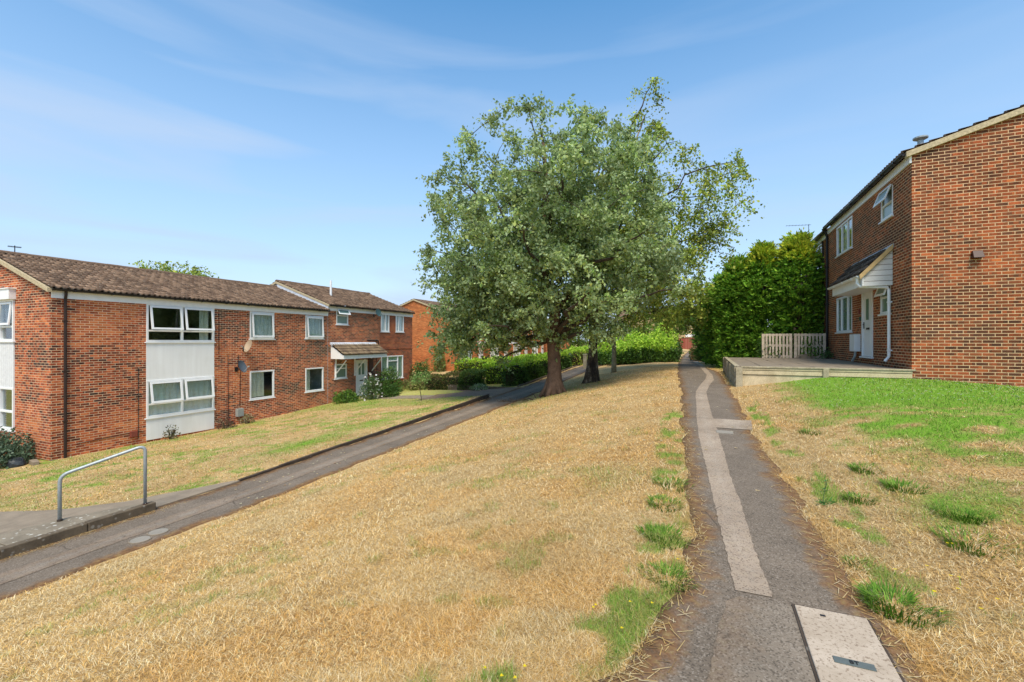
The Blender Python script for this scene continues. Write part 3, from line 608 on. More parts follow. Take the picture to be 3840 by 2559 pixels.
# tall white window bay
mb = MB(); PF.box(mb, 9.49, 11.84, -1.36, -0.03, -.05, .012); mb.obj('panel', M['panel'], A)
mb = MB(); PF.box(mb, 9.49, 11.84, -3.42, -2.66, -.05, .012); mb.obj('panel', M['panel'], A)
window(A, PF, 9.49, 11.84, -.03, 1.30, [10.66], [(9.49, 11.84, .36)], .035, 'drape', [(9.58, 10.62, .40, 1.23, 8), (10.72, 11.76, .40, 1.23, 8)], sill=.05, cover=(.80, .95))
window(A, PF, 9.49, 11.84, -2.66, -1.36, [10.66], [(9.49, 11.84, -2.2)], .035, 'net', [(9.58, 10.62, -2.16, -1.43, 9), (10.72, 11.76, -2.16, -1.43, 9)], sill=.05)
window(A, PF, 13.36, 14.54, .09, 1.26, curtain='net', sash=[(13.43, 14.46, .17, 1.19, 4)], sill=.04, cover=(0, 1))
window(A, PF, 13.36, 14.54, -2.49, -1.28, curtain='drape', sill=.04, cover=(.05, .62), cz=(.08, 1))
window(A, PF, 16.26, 17.39, .12, 1.24, curtain='net', sash=[(16.33, 17.32, .19, 1.17, 4)], sill=.04)
window(A, PF, 16.26, 17.39, -2.46, -1.31, curtain='drape', sill=.04, cover=(0, .3))
# window bay on the gable end (left edge of the picture)
window(A, PG, -21.6, -19.82, -.0, 1.30, [-20.7], [(-21.6, -19.82, .45)], .05, 'drape', [(-20.64, -19.9, .5, 1.22, 5)], sill=.07, cover=(.85, .97))
window(A, PG, -21.6, -19.82, -2.8, -1.46, [-20.7], [(-21.6, -19.82, -2.22)], .05, None, sill=.07)
mb = MB(); PG.box(mb, -21.6, -19.82, -1.46, -.0, -.05, .03); mb.obj('panel', M['vclad'], A)
mb = MB(); PG.box(mb, -21.65, -19.76, 1.30, 1.62, .0, .16); PG.box(mb, -21.7, -19.72, 1.62, 1.65, .0, .19); mb.obj('window_hood', M['fascia'], A)
# services
def cable(parent, pts, name='cable', r=0.009): return MB().tube(pts, r, 5).obj(name, M['black'], parent)
cable(A, [(XF+.012, 9.25, -3.3), (XF+.012, 9.25, -0.9)]); cable(A, [(XF+.012, 12.03, 1.1), (XF+.012, 12.03, -.5)])
cable(A, [(XF+.012, 12.4, -.55), (XF+.012, 12.42, -3.3)]); cable(A, [(XF+.012, 12.85, -.55), (XF+.012, 12.83, -1.2)])
cable(A, [(XF+.012, 12.95, -1.1), (XF+.012, 12.9, -2.7)])
cable(A, [(XF+.012, 7.6, -3.15), (XF+.012, 9.2, -3.05), (XF+.012, 9.4, -3.1)])
mb = MB(); PF.box(mb, 12.72, 13.0, -3.1, -2.78, 0.0, .14); mb.obj('meter_box', M['greybox'], A, bevel=.01)
mb = MB(); PF.box(mb, 9.0, 9.2, -3.22, -3.02, 0.0, .09); mb.obj('socket_box', M['redbox'], A, bevel=.008)

# ------------------------------------------------------------ second house on the left
B_ = root('brick_house', 'two-storey red brick house with tiled porch and flowering bush by its door', 'house', (XF, 17.7, -3.2), 'brick houses on the left')
zE2, zR2 = 1.85, 3.16; Y0, Y1 = 17.68, 24.93
opsB = [(18.25, 19.11, .87, 1.67), (21.78, 22.56, .56, 1.69), (23.19, 24.0, .57, 1.68), (21.81, 23.93, -2.31, -.9), (18.14, 19.0, -1.97, -1.21), (19.7, 20.6, -3.05, -1.05)]
wall(B_, PF, Y0, 21.72, ZB, zE2, [q for q in opsB if q[1] < 21.7], M['brick_left'])
wall(B_, Plane_('X', XF+.012, 1), 21.72, Y1, ZB, zE2, [q for q in opsB if q[0] > 21.7], M['brick_red'], 'end_wall')
mb = MB(); PF.box(mb, 21.72, Y1+.01, -.50, -.44, .012, .03); mb.obj('string_course', M['brick_red'], B_)
for yy_, nm in ((Y1, 'north_gable'), (Y0+.0, 'party_gable')):
    MB().add([(XF, yy_, ZB), (2*RX-XF, yy_, ZB), (2*RX-XF, yy_, zE2), (RX, yy_, zR2), (XF, yy_, zE2)], [(0, 1, 2, 3, 4)]).obj(nm, M['brick_left'] if yy_ == Y1 else M['lead'], B_)
interior(B_, XF-3.2, XF-.14, Y0+.1, Y1-.1, [-3.0, -.3], 1.8)
up = np.array([RX-XF, 0, zR2-zE2]); sl_ = np.linalg.norm(up)
tiled('roof', B_, (XF+0.16, Y0-.04, zE2), (XF+0.16, Y1+.06, zE2), up, sl_+0.17, M['tiles'])
tiled('rear_roof', B_, (2*RX-XF-0.16, Y0-.04, zE2), (2*RX-XF-0.16, Y1+.06, zE2), (-up[0], 0, up[2]), sl_+0.17, M['tiles'], nsub=4)
ridge(B_, RX, Y0-.04, Y1+.06, zR2+.10, M['tiles'])
mb = MB()
for s_ in (1, -1): mb.prism([(RX, Y0-.09, zR2-.06), (RX+s_*3.74, Y0-.09, zE2-.10), (RX+s_*3.74, Y0-.09, zE2-.0), (RX, Y0-.09, zR2+.05)], (0, .10, 0))
mb.obj('verge', M['verge'], B_)
mb = MB(); mb.prism([(RX+.1, Y0-.075, zR2-.5), (XF+.1, Y0-.075, zE2-.38), (XF+.1, Y0-.075, zE2-.10), (RX+.1, Y0-.075, zR2-.10)], (0, .06, 0)); mb.obj('flashing', M['lead'], B_)
mb = MB(); mb.box((XF+.014, Y0, zE2-.29), (XF+.05, Y1+.03, zE2-.03)); mb.obj('fascia', M['fascia'], B_)
gutter(B_, XF+.10, Y0-.03, Y1+.03, zE2-.015, 1, M['black'])
pipe(B_, [(RX+1.9, 19.6, zE2+.5), (RX+1.9, 19.6, zR2+.25)], .06, M['white'], name='soil_vent')
window(B_, PF, 18.25, 19.11, .87, 1.67, (), [(18.25, 19.11, 1.34)], .02, None, [(18.27, 19.09, 1.36, 1.68, 32)], 'frost', sill=.05)
PF2 = Plane_('X', XF+.012, 1)
window(B_, PF2, 21.78, 22.56, .56, 1.69, [22.2], (), .02, 'net', sill=.04); window(B_, PF2, 23.19, 24.0, .57, 1.68, [23.5], (), .02, 'net', sill=.04)
window(B_, PF2, 21.81, 23.93, -2.31, -.9, [22.42, 23.4], [(22.42, 23.4, -1.22)], .02, 'green_blind', sill=.05)
window(B_, PF, 18.14, 19.0, -1.97, -1.21, (), [(18.14, 19.0, -1.45)], .02, None, glass='frost', sill=.05)
def door(parent, pl, u0, u1, z0, z1, glz, handle_side=1, letter=True, strip=False):
    mb = MB(); f = .07
    pl.box(mb, u0, u0+f, z0, z1, -.06, .03); pl.box(mb, u1-f, u1, z0, z1, -.06, .03); pl.box(mb, u0+f, u1-f, z1-f, z1, -.06, .028)
    pl.box(mb, u0-.04, u1+.04, z0-.05, z0-.002, -.06, .08); mb.obj('door_frame', M['white'], parent, bevel=.005)
    a, b = u0+f+.006, u1-f-.006; mb = MB(); pl.box(mb, a, b, z0+.004, z1-f-.006, -.05, -.012)
    w = b-a; zz = z1-f-z0
    for (q0, q1) in ((.06, .36), (.44, .52)):
        pl.box(mb, a+.14*w, b-.14*w, z0+q0*zz, z0+q1*zz, -.012, .0); pl.box(mb, a+.22*w, b-.22*w, z0+(q0+.03)*zz, z0+(q1-.03)*zz, 0, .008)
    d = mb.obj('door', M['white'], parent, bevel=.005)
    for (s0, s1, t0, t1) in glz:
        g_ = MB(); pl.box(g_, a+s0*w, a+s1*w, z0+t0*zz, z0+t1*zz, -.011, -.003); g_.obj('door_glass', M['frost'], d)
    hd = MB(); hu = (a+.07*w) if handle_side < 0 else (b-.07*w)
    pl.box(hd, hu-.015, hu+.015, z0+.43*zz, z0+.53*zz, -.012, .008); pl.box(hd, hu-.012, hu+.1*(-handle_side)+.012, z0+.485*zz, z0+.497*zz, .008, .035); hd.obj('handle', M['black'], d)
    if letter: lb = MB(); pl.box(lb, (a+b)/2-.13, (a+b)/2+.13, z0+.41*zz, z0+.44*zz, -.012, .006); lb.obj('letterbox', M['black'], d)
    return d
door(B_, PF, 19.7, 20.6, -3.0, -1.05, [(.2, .42, .6, .93), (.55, .8, .6, .93)])
def porch(parent, pl, u0, u1, zw, ze, proj, fas, tmat, endmat, ends=True, zbot=None):
    """lean-to canopy"""
    e0 = pl.P(u0, ze, proj); e1 = pl.P(u1, ze, proj); w0 = pl.P(u0, zw, 0.02); upv = np.array(w0)-np.array(e0)
    c = MB(); zb = zbot if zbot is not None else ze-fas
    for u in (u0+.02, u1-.06):
        du = .04
        pol = [pl.P(u, zb, .01), pl.P(u, zb, proj-.03), pl.P(u, ze-.03, proj-.03), pl.P(u, zw-.06, .01)]
        c.prism(pol, np.array(pl.P(u+du, 0, 0))-np.array(pl.P(u, 0, 0)))
    cn = c.obj('canopy', endmat, parent)
    f = MB(); pl.box(f, u0, u1, zb, ze-.01, proj-.03, proj); f.obj('canopy_fascia', M['fascia'], cn)
    s_ = MB(); pl.box(s_, u0+.06, u1-.06, zb+.01, zb+.03, .01, proj-.03); s_.obj('soffit', M['fascia'], cn)
    tiled('canopy_tiles', cn, np.array(pl.P(u0-.05, ze+.02, proj+.05)), np.array(pl.P(u1+.05, ze+.02, proj+.05)), upv, np.linalg.norm(upv)+.0, tmat)
    l_ = MB(); l_.hexa([pl.P(u0-.04, zw+.0, .003), pl.P(u1+.04, zw+.0, .003), pl.P(u1+.04, zw-.08, .16), pl.P(u0-.04, zw-.08, .16),
                        pl.P(u0-.04, zw+.11, .003), pl.P(u1+.04, zw+.11, .003), pl.P(u1+.04, zw+.0, .17), pl.P(u0-.04, zw+.0, .17)])
    l_.obj('canopy_flashing', M['lead'], cn)
    return cn
pc = porch(B_, PF, 17.85, 21.25, -.18, -.72, .88, .2, M['tiles_porch'], M['white'])
for u in (18.2, 20.95, 19.6):
    mb = MB(); mb.tube([PF.P(u, -1.72, .03), PF.P(u, -1.0, .72)], .035, 4); PF.box(mb, u-.035, u+.035, -1.9, -.95, .0, .05); mb.obj('porch_bracket', M['fascia'], B_)
mb = MB(); PF.box(mb, 20.72, 21.05, -3.05, -1.0, .0, .06); mb.obj('porch_board', M['brown_timber'], B_)
cable(B_, [(XF+.02, 20.6, .05), (XF+.02, 21.55, .02), (XF+.02, 21.6, -.35)], 'overflow_pipe', .03)
cable(B_, [(XF+.02, 21.4, -1.0), (XF+.02, 21.4, -2.8)])

# ------------------------------------------------------------ third terrace on the left
XF3, RX3, Y30, Y31 = -18.6, -22.4, 31.8, 66.0
C_ = root('terrace', 'orange brick terrace with its blank gable showing behind the big tree', 'terrace', (XF3, Y30, -2.5), 'brick houses on the left')
zE3, zR3 = 2.05, 3.45; P3 = Plane_('X', XF3, 1)
op3 = []; y = Y30+1.2
while y < Y31-5: op3 += [(y, y+1.6, .3, 1.5), (y+3.2, y+4.2, .3, 1.5), (y, y+1.9, -1.7, -.4), (y+3.2, y+4.1, -2.4, -.4)]; y += 5.6
wall(C_, P3, Y30, Y31, -3.6, zE3, op3, M['brick_far'])
for q in op3:
    if q[3]-q[2] > 1.8: mb = MB(); P3.box(mb, q[0], q[1], q[2], q[3], -.05, .0); mb.obj('door', M['white'], C_); mb = MB(); P3.box(mb, q[0]-.3, q[1]+.5, q[3]+.1, q[3]+.35, .0, .9); mb.obj('canopy', M['white'], C_)
    else: window(C_, P3, *q, vbars=[(q[0]+q[1])/2], curtain='net' if q[2] < 0 else None)
interior(C_, XF3-3, XF3-.14, Y30+.1, Y31-.1, [-2.5, 0], 2.0)
wall(C_, Plane_('Y', Y30, -1), 2*RX3-XF3, XF3, -3.6, zE3, [], M['brick_far'], 'gable_wall', top=[(2*RX3-XF3, zE3), (XF3, zE3), (RX3, zR3)])
up = np.array([RX3-XF3, 0, zR3-zE3]); sl_ = np.linalg.norm(up)
tiled('roof', C_, (XF3+.16, Y30-.08, zE3), (XF3+.16, Y31, zE3), up, sl_+.17, M['tiles'], nsub=4)
tiled('rear_roof', C_, (2*RX3-XF3-.16, Y30-.08, zE3), (2*RX3-XF3-.16, Y31, zE3), (-up[0], 0, up[2]), sl_+.17, M['tiles'], nsub=3)
mb = MB()
for s_ in (1, -1): mb.prism([(RX3, Y30-.1, zR3-.06), (RX3+s_*3.95, Y30-.1, zE3-.10), (RX3+s_*3.95, Y30-.1, zE3+.02), (RX3, Y30-.1, zR3+.06)], (0, .1, 0))
mb.obj('verge', M['verge'], C_)
mb = MB(); mb.box((XF3+.002, Y30, zE3-.22), (XF3+.05, Y31, zE3-.03)); mb.obj('fascia', M['fascia'], C_)

# ------------------------------------------------------------ right house
XR, RXR = 4.63, 9.6; PR = Plane_('X', XR, -1); GY = 14.0; YE = 22.18
D_ = root('brick_house', 'brown brick house on the right with its tall blank gable towards the lawn', 'house', (XR, GY, -.9), 'brick houses on the right')
zER = 4.60; zRR = zER+(RXR-XR)*.318
opD = [(18.85, 20.86, 3.2, 4.30), (15.2, 16.08, 3.38, 4.20), (18.88, 20.86, .32, 1.62), (15.35, 16.14, .76, 1.58), (16.77, 17.78, -.48, 1.62)]
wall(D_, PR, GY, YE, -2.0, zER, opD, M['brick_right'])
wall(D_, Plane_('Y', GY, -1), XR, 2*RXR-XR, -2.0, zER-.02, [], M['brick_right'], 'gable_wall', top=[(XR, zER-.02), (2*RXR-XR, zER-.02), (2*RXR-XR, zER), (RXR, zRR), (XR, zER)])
mb = MB(); mb.box((2*RXR-XR-.2, GY+.02, -2), (2*RXR-XR, YE, zER)); mb.obj('rear_wall', M['brick_right'], D_)
interior(D_, XR+3.2, XR+.14, GY+.2, YE-.1, [-.5, 2.1], 4.6)
up = np.array([RXR-XR, 0, zRR-zER]); sl_ = np.linalg.norm(up)
tiled('roof', D_, (XR-.17, GY-.06, zER+.0), (XR-.17, YE+.0, zER+.0), up, sl_+.17, M['tiles'], amp=.02)
tiled('rear_roof', D_, (2*RXR-XR+.17, GY-.06, zER), (2*RXR-XR+.17, YE, zER), (-up[0], 0, up[2]), sl_+.17, M['tiles'], nsub=3)
ridge(D_, RXR, GY-.06, YE, zRR+.1, M['tiles'])
mb = MB()
for s_ in (-1, 1): mb.prism([(RXR, GY-.09, zRR-.09), (RXR+s_*5.1, GY-.09, zER-.13), (RXR+s_*5.1, GY-.09, zER+.0), (RXR, GY-.09, zRR+.04)], (0, .12, 0))
mb.obj('verge', M['verge'], D_)
mb = MB(); mb.box((XR-.045, GY+.0, zER-.26), (XR-.002, YE, zER-.04)); mb.obj('fascia', M['fascia'], D_)
gutter(D_, XR-.10, GY-.03, YE, zER-.02, -1, M['black'])
window(D_, PR, 18.85, 20.86, 3.2, 4.30, [19.45, 20.2], (), .015, 'net', sill=.06, cover=(.3, .62))
window(D_, PR, 15.2, 16.08, 3.38, 4.20, (), [(15.2, 16.08, 3.78)], .015, None, [(15.19, 16.09, 3.79, 4.21, 20)], 'frost', sill=.06)
window(D_, PR, 18.88, 20.86, .32, 1.62, [19.45, 20.25], (), .015, 'green_blind', sill=.06)
window(D_, PR, 15.35, 16.14, .76, 1.58, (), [(15.35, 16.14, 1.22)], .015, None, [(15.36, 16.13, 1.24, 1.58, 18)], 'frost', sill=.06)
door(D_, PR, 16.77, 17.78, -.48, 1.62, [(.42, .70, .56, .88)], 1)
mb = MB(); PR.box(mb, 17.95, 18.5, -.34, .22, 0.0, .17); mb.obj('meter_box', M['white'], D_, bevel=.01)
mb = MB().tube([PR.P(18.2, -.34, .08), PR.P(18.2, -.5, .09), PR.P(18.3, -.66, .14)], .04, 8); mb.obj('meter_pipe', M['galv'], D_)
mb = MB(); PR.box(mb, 18.0, 18.1, .88, 1.04, 0, .04); mb.obj('door_bell', M['redbox'], D_, bevel=.006)
mb = MB(); PR.box(mb, 17.9, 18.06, .66, .79, 0, .02); mb.obj('house_number', plain('green_plate', (.03, .09, .05)), D_, bevel=.004)
pcr = porch(D_, PR, 15.18, 18.35, 2.50, 1.80, .68, .19, M['tiles_dark'], M['cladding'], zbot=1.50)
mb = MB(); mb.prism([PR.P(15.12, 1.68, .74), PR.P(15.12, 1.80, .76), PR.P(15.12, 2.60, .02), PR.P(15.12, 2.46, .02)], (0, .04, 0)); mb.obj('barge_board', M['tan'], pcr)
gutter(pcr, XR-.70, 15.2, 18.45, 1.79, -1, M['white'], r=.055)
pipe(D_, [PR.P(15.32, 1.74, .76), PR.P(15.32, 1.58, .76), PR.P(15.30, 1.50, .70), PR.P(15.26, 1.45, .10), PR.P(15.26, 1.35, .07), PR.P(15.26, -.42, .07), PR.P(15.26, -.55, .16)], .038, M['white'], [PR.P(15.26, 1.05, .06), PR.P(15.26, -.25, .06)])
pipe(D_, [(XR-.13, 22.1, 4.5), (XR-.06, 22.1, 4.25), (XR-.06, 22.1, -.6)], .045, M['black'], [(XR-.06, 22.1, z) for z in (3, 1.5, 0)])
mb = MB(); mb.hexa([(5.72, 13.86, 1.93), (5.92, 13.86, 1.93), (5.92, 13.997, 1.93), (5.72, 13.997, 1.93), (5.73, 13.94, 2.10), (5.91, 13.94, 2.10), (5.91, 13.997, 2.10), (5.73, 13.997, 2.10)])
mb.obj('wall_vent', M['brownvent'], D_, bevel=.006)
mb = MB().tube([(5.55, 16.2, 4.9), (5.55, 16.2, 5.62)], .07, 12).tube([(5.55, 16.2, 5.62), (5.55, 16.2, 5.66), (5.55, 16.2, 5.70), (5.55, 16.2, 5.74)], [.09, .17, .17, .06], 14)
mb.obj('flue', M['galv'], D_)
# neighbour beyond it
E_ = root('brick_house', 'next brick house partly hidden behind the tall conifers', 'house', (XR, 22.2, -1), 'brick houses on the right')
zN = 4.52
wall(E_, Plane_('X', XR+.03, -1), YE, 31.0, -2.0, zN, [(23.4, 25.4, 3.1, 4.25), (27, 28, 3.3, 4.25)], M['brick_right'])
PN = Plane_('X', XR+.03, -1)
window(E_, PN, 23.4, 25.4, 3.1, 4.25, [24.0, 24.8], (), .015, 'net', sill=.05); window(E_, PN, 27, 28, 3.3, 4.25, (), (), .015, None, sill=.05)
interior(E_, XR+3.2, XR+.17, YE+.1, 30.9, [-.5, 2.1], 4.5)
tiled('roof', E_, (XR-.12, YE+.02, zN), (XR-.12, 31.1, zN), up, sl_+.12, M['tiles'], nsub=4)
mb = MB(); mb.add([(XR+.03, 31.0, -2), (2*RXR-XR, 31.0, -2), (2*RXR-XR, 31.0, zN), (RXR, 31, zN+1.66), (XR+.03, 31, zN)], [(0, 1, 2, 3, 4)]); mb.obj('north_gable', M['brick_right'], E_)
tiled('rear_roof', E_, (2*RXR-XR+.17, YE+.02, zN), (2*RXR-XR+.17, 31.1, zN), (-up[0], 0, up[2]), sl_+.17, M['tiles'], nsub=3)
mb = MB(); mb.box((XR-.03, YE+.03, zN-.25), (XR+.028, 31.0, zN-.04)); mb.obj('fascia', M['fascia'], E_)
gutter(E_, XR-.06, YE+.02, 31.0, zN-.02, -1, M['black'])
cable(E_, [(XR-.02, 23.1, 4.3), (XR+.01, 23.1, 3.9), (XR+.01, 23.1, -.5)], 'downpipe', .03)
# far buff house at the end of the path
F_ = root('far_house', 'pale buff brick house closing the view at the end of the path', 'house', (-3, 92, -1.3))
wall(F_, Plane_('Y', 92, -1), -16, 6, -1.5, 4.8, [(-9, -7, .8, 2.2), (-3.9, -1.9, 2.9, 4.1), (-9, -7, 3, 4.2)], M['brick_buff'])
for q in ((-9, -7, .8, 2.2), (-3.9, -1.9, 2.9, 4.1), (-9, -7, 3, 4.2)): window(F_, Plane_('Y', 92, -1), *q, vbars=[(q[0]+q[1])/2])
mb = MB(); Plane_('Y', 92, -1).box(mb, -3.4, -1.4, .75, 1.25, .0, .8); mb.obj('white_garage_canopy', M['white'], F_)
mb = MB(); mb.box((-16, 92.3, -1.5), (-15.8, 99, 4.8)); mb.box((5.8, 92.3, -1.5), (6, 99, 4.8)); mb.box((-16, 99, -1.5), (6, 99.2, 4.8)); mb.obj('side_walls', M['brick_buff'], F_)
tiled('roof', F_, (-16.3, 91.7, 4.8), (6.3, 91.7, 4.8), (0, 4, 1.6), 4.5, M['tiles'], nsub=3); tiled('rear_roof', F_, (-16.3, 99.7, 4.8), (6.3, 99.7, 4.8), (0, -4, 1.6), 4.5, M['tiles'], nsub=3)

# ------------------------------------------------------------ patio, pallets, fences
PZ = -.70
K_ = root('raised_patio', 'raised flagstone patio behind weathered boards and concrete posts by the right house', 'patio', (.77, 13.9, -1.2))
mb = MB(); nx, ny = 6, 12
for i in range(nx):
    for j in range(ny):
        a = .80+i*(3.8/nx); b = a+3.8/nx-.012; c = 13.92+j*(7.6/ny); d = c+7.6/ny-.012; dz = random.uniform(-.006, .006)
        if c > 21.3: continue
        mb.box((a, c, PZ-.06), (b, d, PZ+dz))
mb.obj('flagstones', M['flag'], K_, bevel=.004)
mb = MB(); mb.box((.83, 13.98, -1.6), (4.6, 21.45, PZ-.065)); mb.obj('fill', M['pave'], K_)
for (x, y, w, nm) in ((.77, 13.86, .17, 0), (2.78, 13.86, .13, 0), (.70, 17.9, .13, 0), (.70, 15.8, .11, 0), (.70, 21.4, .13, 0)):
    mb = MB(); g0 = h(x, y)-.3; mb.box((x, y-.03, g0), (x+w, y+.11, PZ-.02+random.uniform(-.01, .02))); mb.obj('post', M['concpost'], K_, bevel=.012)
for (x0, x1) in ((.94, 2.78), (2.91, 4.60)):
    for k, (za, zb) in enumerate(((PZ-.085, PZ-.03), (PZ-.205, PZ-.095))):
        mb = MB(); mb.box((x0, 13.86+.012*k, za), (x1, 13.91+.012*k, zb)); mb.obj('board', M['sleeper'], K_, bevel=.006)
mb = MB(); mb.box((.94, 13.90, -1.5), (2.78, 13.95, PZ-.215)); mb.obj('gravel_board', M['sleeper'], K_, bevel=.006)
mb = MB(); mb.box((2.91, 13.90, -1.3), (4.60, 13.95, PZ-.215)); mb.obj('gravel_board', M['sleeper'], K_, bevel=.006)
mb = MB(); mb.box((.90, 13.84, PZ-.025), (4.66, 14.0, PZ+.015)); mb.obj('coping', M['concpost'], K_, bevel=.006)
for (ya, yb) in ((13.98, 15.78), (15.93, 17.86), (18.03, 21.36)):
    for k in range(4):
        mb = MB(); mb.box((.74+.006*(k % 2), ya, PZ-.02-.15*(k+1)+.015), (.79+.006*(k % 2), yb, PZ-.02-.15*k)); mb.obj('side_board', M['concpost'], K_, bevel=.008)
mb = MB(); mb.box((.74, 14.0, PZ-.01), (.86, 21.4, PZ+.025)); mb.obj('coping', M['concpost'], K_, bevel=.006)

def pallet(x0, lab, seed):
    r = root('pallet', lab, 'pallet', (x0, 21.55, PZ), 'pallets propped up as a fence'); random.seed(seed)
    w = 1.08
    for z in (.02, .47, .90):
        mb = MB(); mb.box((x0, 21.58, PZ+z), (x0+w, 21.66, PZ+z+.09)); mb.obj('rail', M['pallet'], r, bevel=.004)
    n = 9
    for i in range(n):
        a = x0+i*(w-.09)/(n-1); wd = .10 if i in (0, n-1) else .075; t = random.uniform(-.01, .01)
        mb = MB(); mb.hexa([(a, 21.545, PZ), (a+wd, 21.545, PZ), (a+wd, 21.57, PZ), (a, 21.57, PZ), (a+t, 21.545, PZ+1.0), (a+wd+t, 21.545, PZ+1.0), (a+wd+t, 21.57, PZ+1.0), (a+t, 21.57, PZ+1.0)])
        mb.obj('slat', M['pallet'], r, bevel=.003)
pallet(2.18, 'bleached pallet standing left of the other, in front of the conifers', 1)
pallet(3.33, 'bleached pallet standing nearest the house wall with ivy over it', 2)
o = MB(); o.hexa([(3.35, 21.42, PZ), (3.95, 21.42, PZ), (3.95, 21.5, PZ), (3.35, 21.5, PZ), (3.45, 21.43, PZ+.14), (3.95, 21.43, PZ+.2), (3.95, 21.49, PZ+.2), (3.45, 21.49, PZ+.14)])
tag(o.obj('stone_slab', M['pave'], bevel=.01), 'rough grey stone slab leaning at the foot of the pallets', 'slab')

FN = root('board_fence', 'red-brown board fence across the far end of the path', 'fence', (-2, 74, -1.3))
mb = MB(); mb.box((-6, 74, -1.4), (3, 74.04, .42)); mb.obj('boards', M['redfence'], FN)
mb = MB(); mb.box((-6, 73.98, .42), (3, 74.06, .48)); mb.obj('capping_rail', M['brown_timber'], FN)
for x in (-5.9, -4, -1.2, 2.8): mb = MB(); mb.box((x-.05, 73.9, -1.4), (x+.05, 73.995, .5)); mb.obj('post', M['concpost'], FN)
mb = MB(); mb.box((-7.75, 30.8, -2.1), (-7.52, 31.0, -.95)); mb.box((-7.78, 30.77, -.95), (-7.49, 31.03, -.90))
tag(mb.obj('stone_post', M['concpost'], bevel=.01), 'short grey-green post standing beside the left path beyond the tree', 'post')

# ------------------------------------------------------------ handrail, covers
HR = root('handrail', 'bent grey galvanised handrail at the end of the lichened slab walk', 'handrail', (-8.83, 3.6, -2.68))
a = Vector((-8.83, 3.6, -2.75)); at = Vector((-8.83, 3.6, -2.00)); b = Vector((-8.36, 4.47, -2.75)); bt = Vector((-8.36, 4.47, -1.69))
def arc(p0, c, p1, n=6): return [(p0*(1-t)**2+c*2*t*(1-t)+p1*t*t) for t in [i/n for i in range(n+1)]]
d = (bt-at).normalized(); rr = .11
path = [a]+arc(at-Vector((0, 0, rr)), at, at+d*rr)+arc(bt-d*rr, bt, bt-Vector((0, 0, rr)))+[b]
mb = MB().tube(path, .024, 12); mb.obj('rail', M['galv'], HR, smooth=True)
mb = MB().tube([a, a+Vector((0, 0, .10))], .034, 10); mb.obj('foot_collar', M['kerbd'], HR)
mb = MB().tube([b, b+Vector((0, 0, .12))], .034, 10); mb.obj('foot_collar', M['brownvent'], HR)

def disc(name, x, y, r, lab):
    z = kz(y)+.02; rt = root(name, lab, 'cover', (x, y, z), 'round covers in the left path')
    MB().tube([(x, y, z-.02), (x, y, z+.004)], r, 28).obj('lid', M['roundc'], rt)
    n = 28; vs = []; 
    for k in range(n):
        c, s_ = cos(2*pi*k/n), sin(2*pi*k/n); vs += [(x+(r+.004)*c, y+(r+.004)*s_, z+.006), (x+(r+.016)*c, y+(r+.016)*s_, z+.004), (x+(r+.016)*c, y+(r+.016)*s_, z-.02)]
    MB().add(vs, [(3*k, 3*k+1, 3*((k+1) % n)+1, 3*((k+1) % n)) for k in range(n)]+[(3*k+1, 3*k+2, 3*((k+1) % n)+2, 3*((k+1) % n)+1) for k in range(n)]).obj('rim', M['pave'], rt)
disc('round_cover', -7.28, 3.83, .115, 'nearer of two touching round pale covers in the left path, dark gap round it')
disc('round_cover', -7.33, 4.09, .115, 'round pale cover in the left path touching the far side of its twin')
z0 = -1.50
zc = lambda y: h(.63, y)
CV = root('inspection_cover', 'large speckled concrete inspection cover with a metal name plate, bottom right in the path', 'inspection cover', (.63, 2.6, zc(2.6)))
mb = MB()
y0, y1, x0, x1 = 2.06, 3.0, .465, .80
mb.hexa([(x0, y0, zc(y0)-.05), (x1, y0, zc(y0)-.05), (x1, y1, zc(y1)-.05), (x0, y1, zc(y1)-.05), (x0, y0, zc(y0)+.030), (x1, y0, zc(y0)+.030), (x1, y1, zc(y1)+.030), (x0, y1, zc(y1)+.030)])
mb.obj('concrete_lid', M['cover'], CV, bevel=.006)
sl = (zc(y1)-zc(y0))/(y1-y0); zt = lambda y: zc(y0)+sl*(y-y0)
mb = MB()
for (p, q, r_, s_) in ((x0-.012, x0-.002, y0-.01, y1+.01), (x1+.002, x1+.012, y0-.01, y1+.01), (x0, x1, y1+.002, y1+.012)):
    mb.hexa([(p, r_, zt(r_)-.03), (q, r_, zt(r_)-.03), (q, s_, zt(s_)-.03), (p, s_, zt(s_)-.03), (p, r_, zt(r_)+.024), (q, r_, zt(r_)+.024), (q, s_, zt(s_)+.024), (p, s_, zt(s_)+.024)])
mb.obj('steel_frame', M['kerbd'], CV)
mb = MB(); a_, b_, c_, d_ = .555, .715, 2.535, 2.580
mb.hexa([(a_, c_, zt(c_)+.028), (b_, c_, zt(c_)+.028), (b_, d_, zt(d_)+.028), (a_, d_, zt(d_)+.028), (a_, c_, zt(c_)+.034), (b_, c_, zt(c_)+.034), (b_, d_, zt(d_)+.034), (a_, d_, zt(d_)+.034)])
plate = mb.obj('name_plate', plain('zinc_plate', (.16, .18, .16), .45, .1, 30, metal=.4), CV)
cu = bpy.data.curves.new('lettering', 'FONT'); cu.body = 'BT'; cu.size = .034; cu.extrude = .001; cu.align_x = 'CENTER'; cu.align_y = 'CENTER'
to = bpy.data.objects.new('lettering_tmp', cu); COL.objects.link(to); bpy.context.view_layer.update()
me = bpy.data.meshes.new_from_object(to.evaluated_get(bpy.context.evaluated_depsgraph_get())); bpy.data.objects.remove(to)
tx = bpy.data.objects.new('lettering', me); COL.objects.link(tx); me.materials.clear(); me.materials.append(M['black'])
tx.parent = plate; tx.location = (.635-.63, 2.5575-2.6, zt(2.5575)+.0362-CV.location.z); tx.rotation_euler = (math.atan(sl), 0, 0)
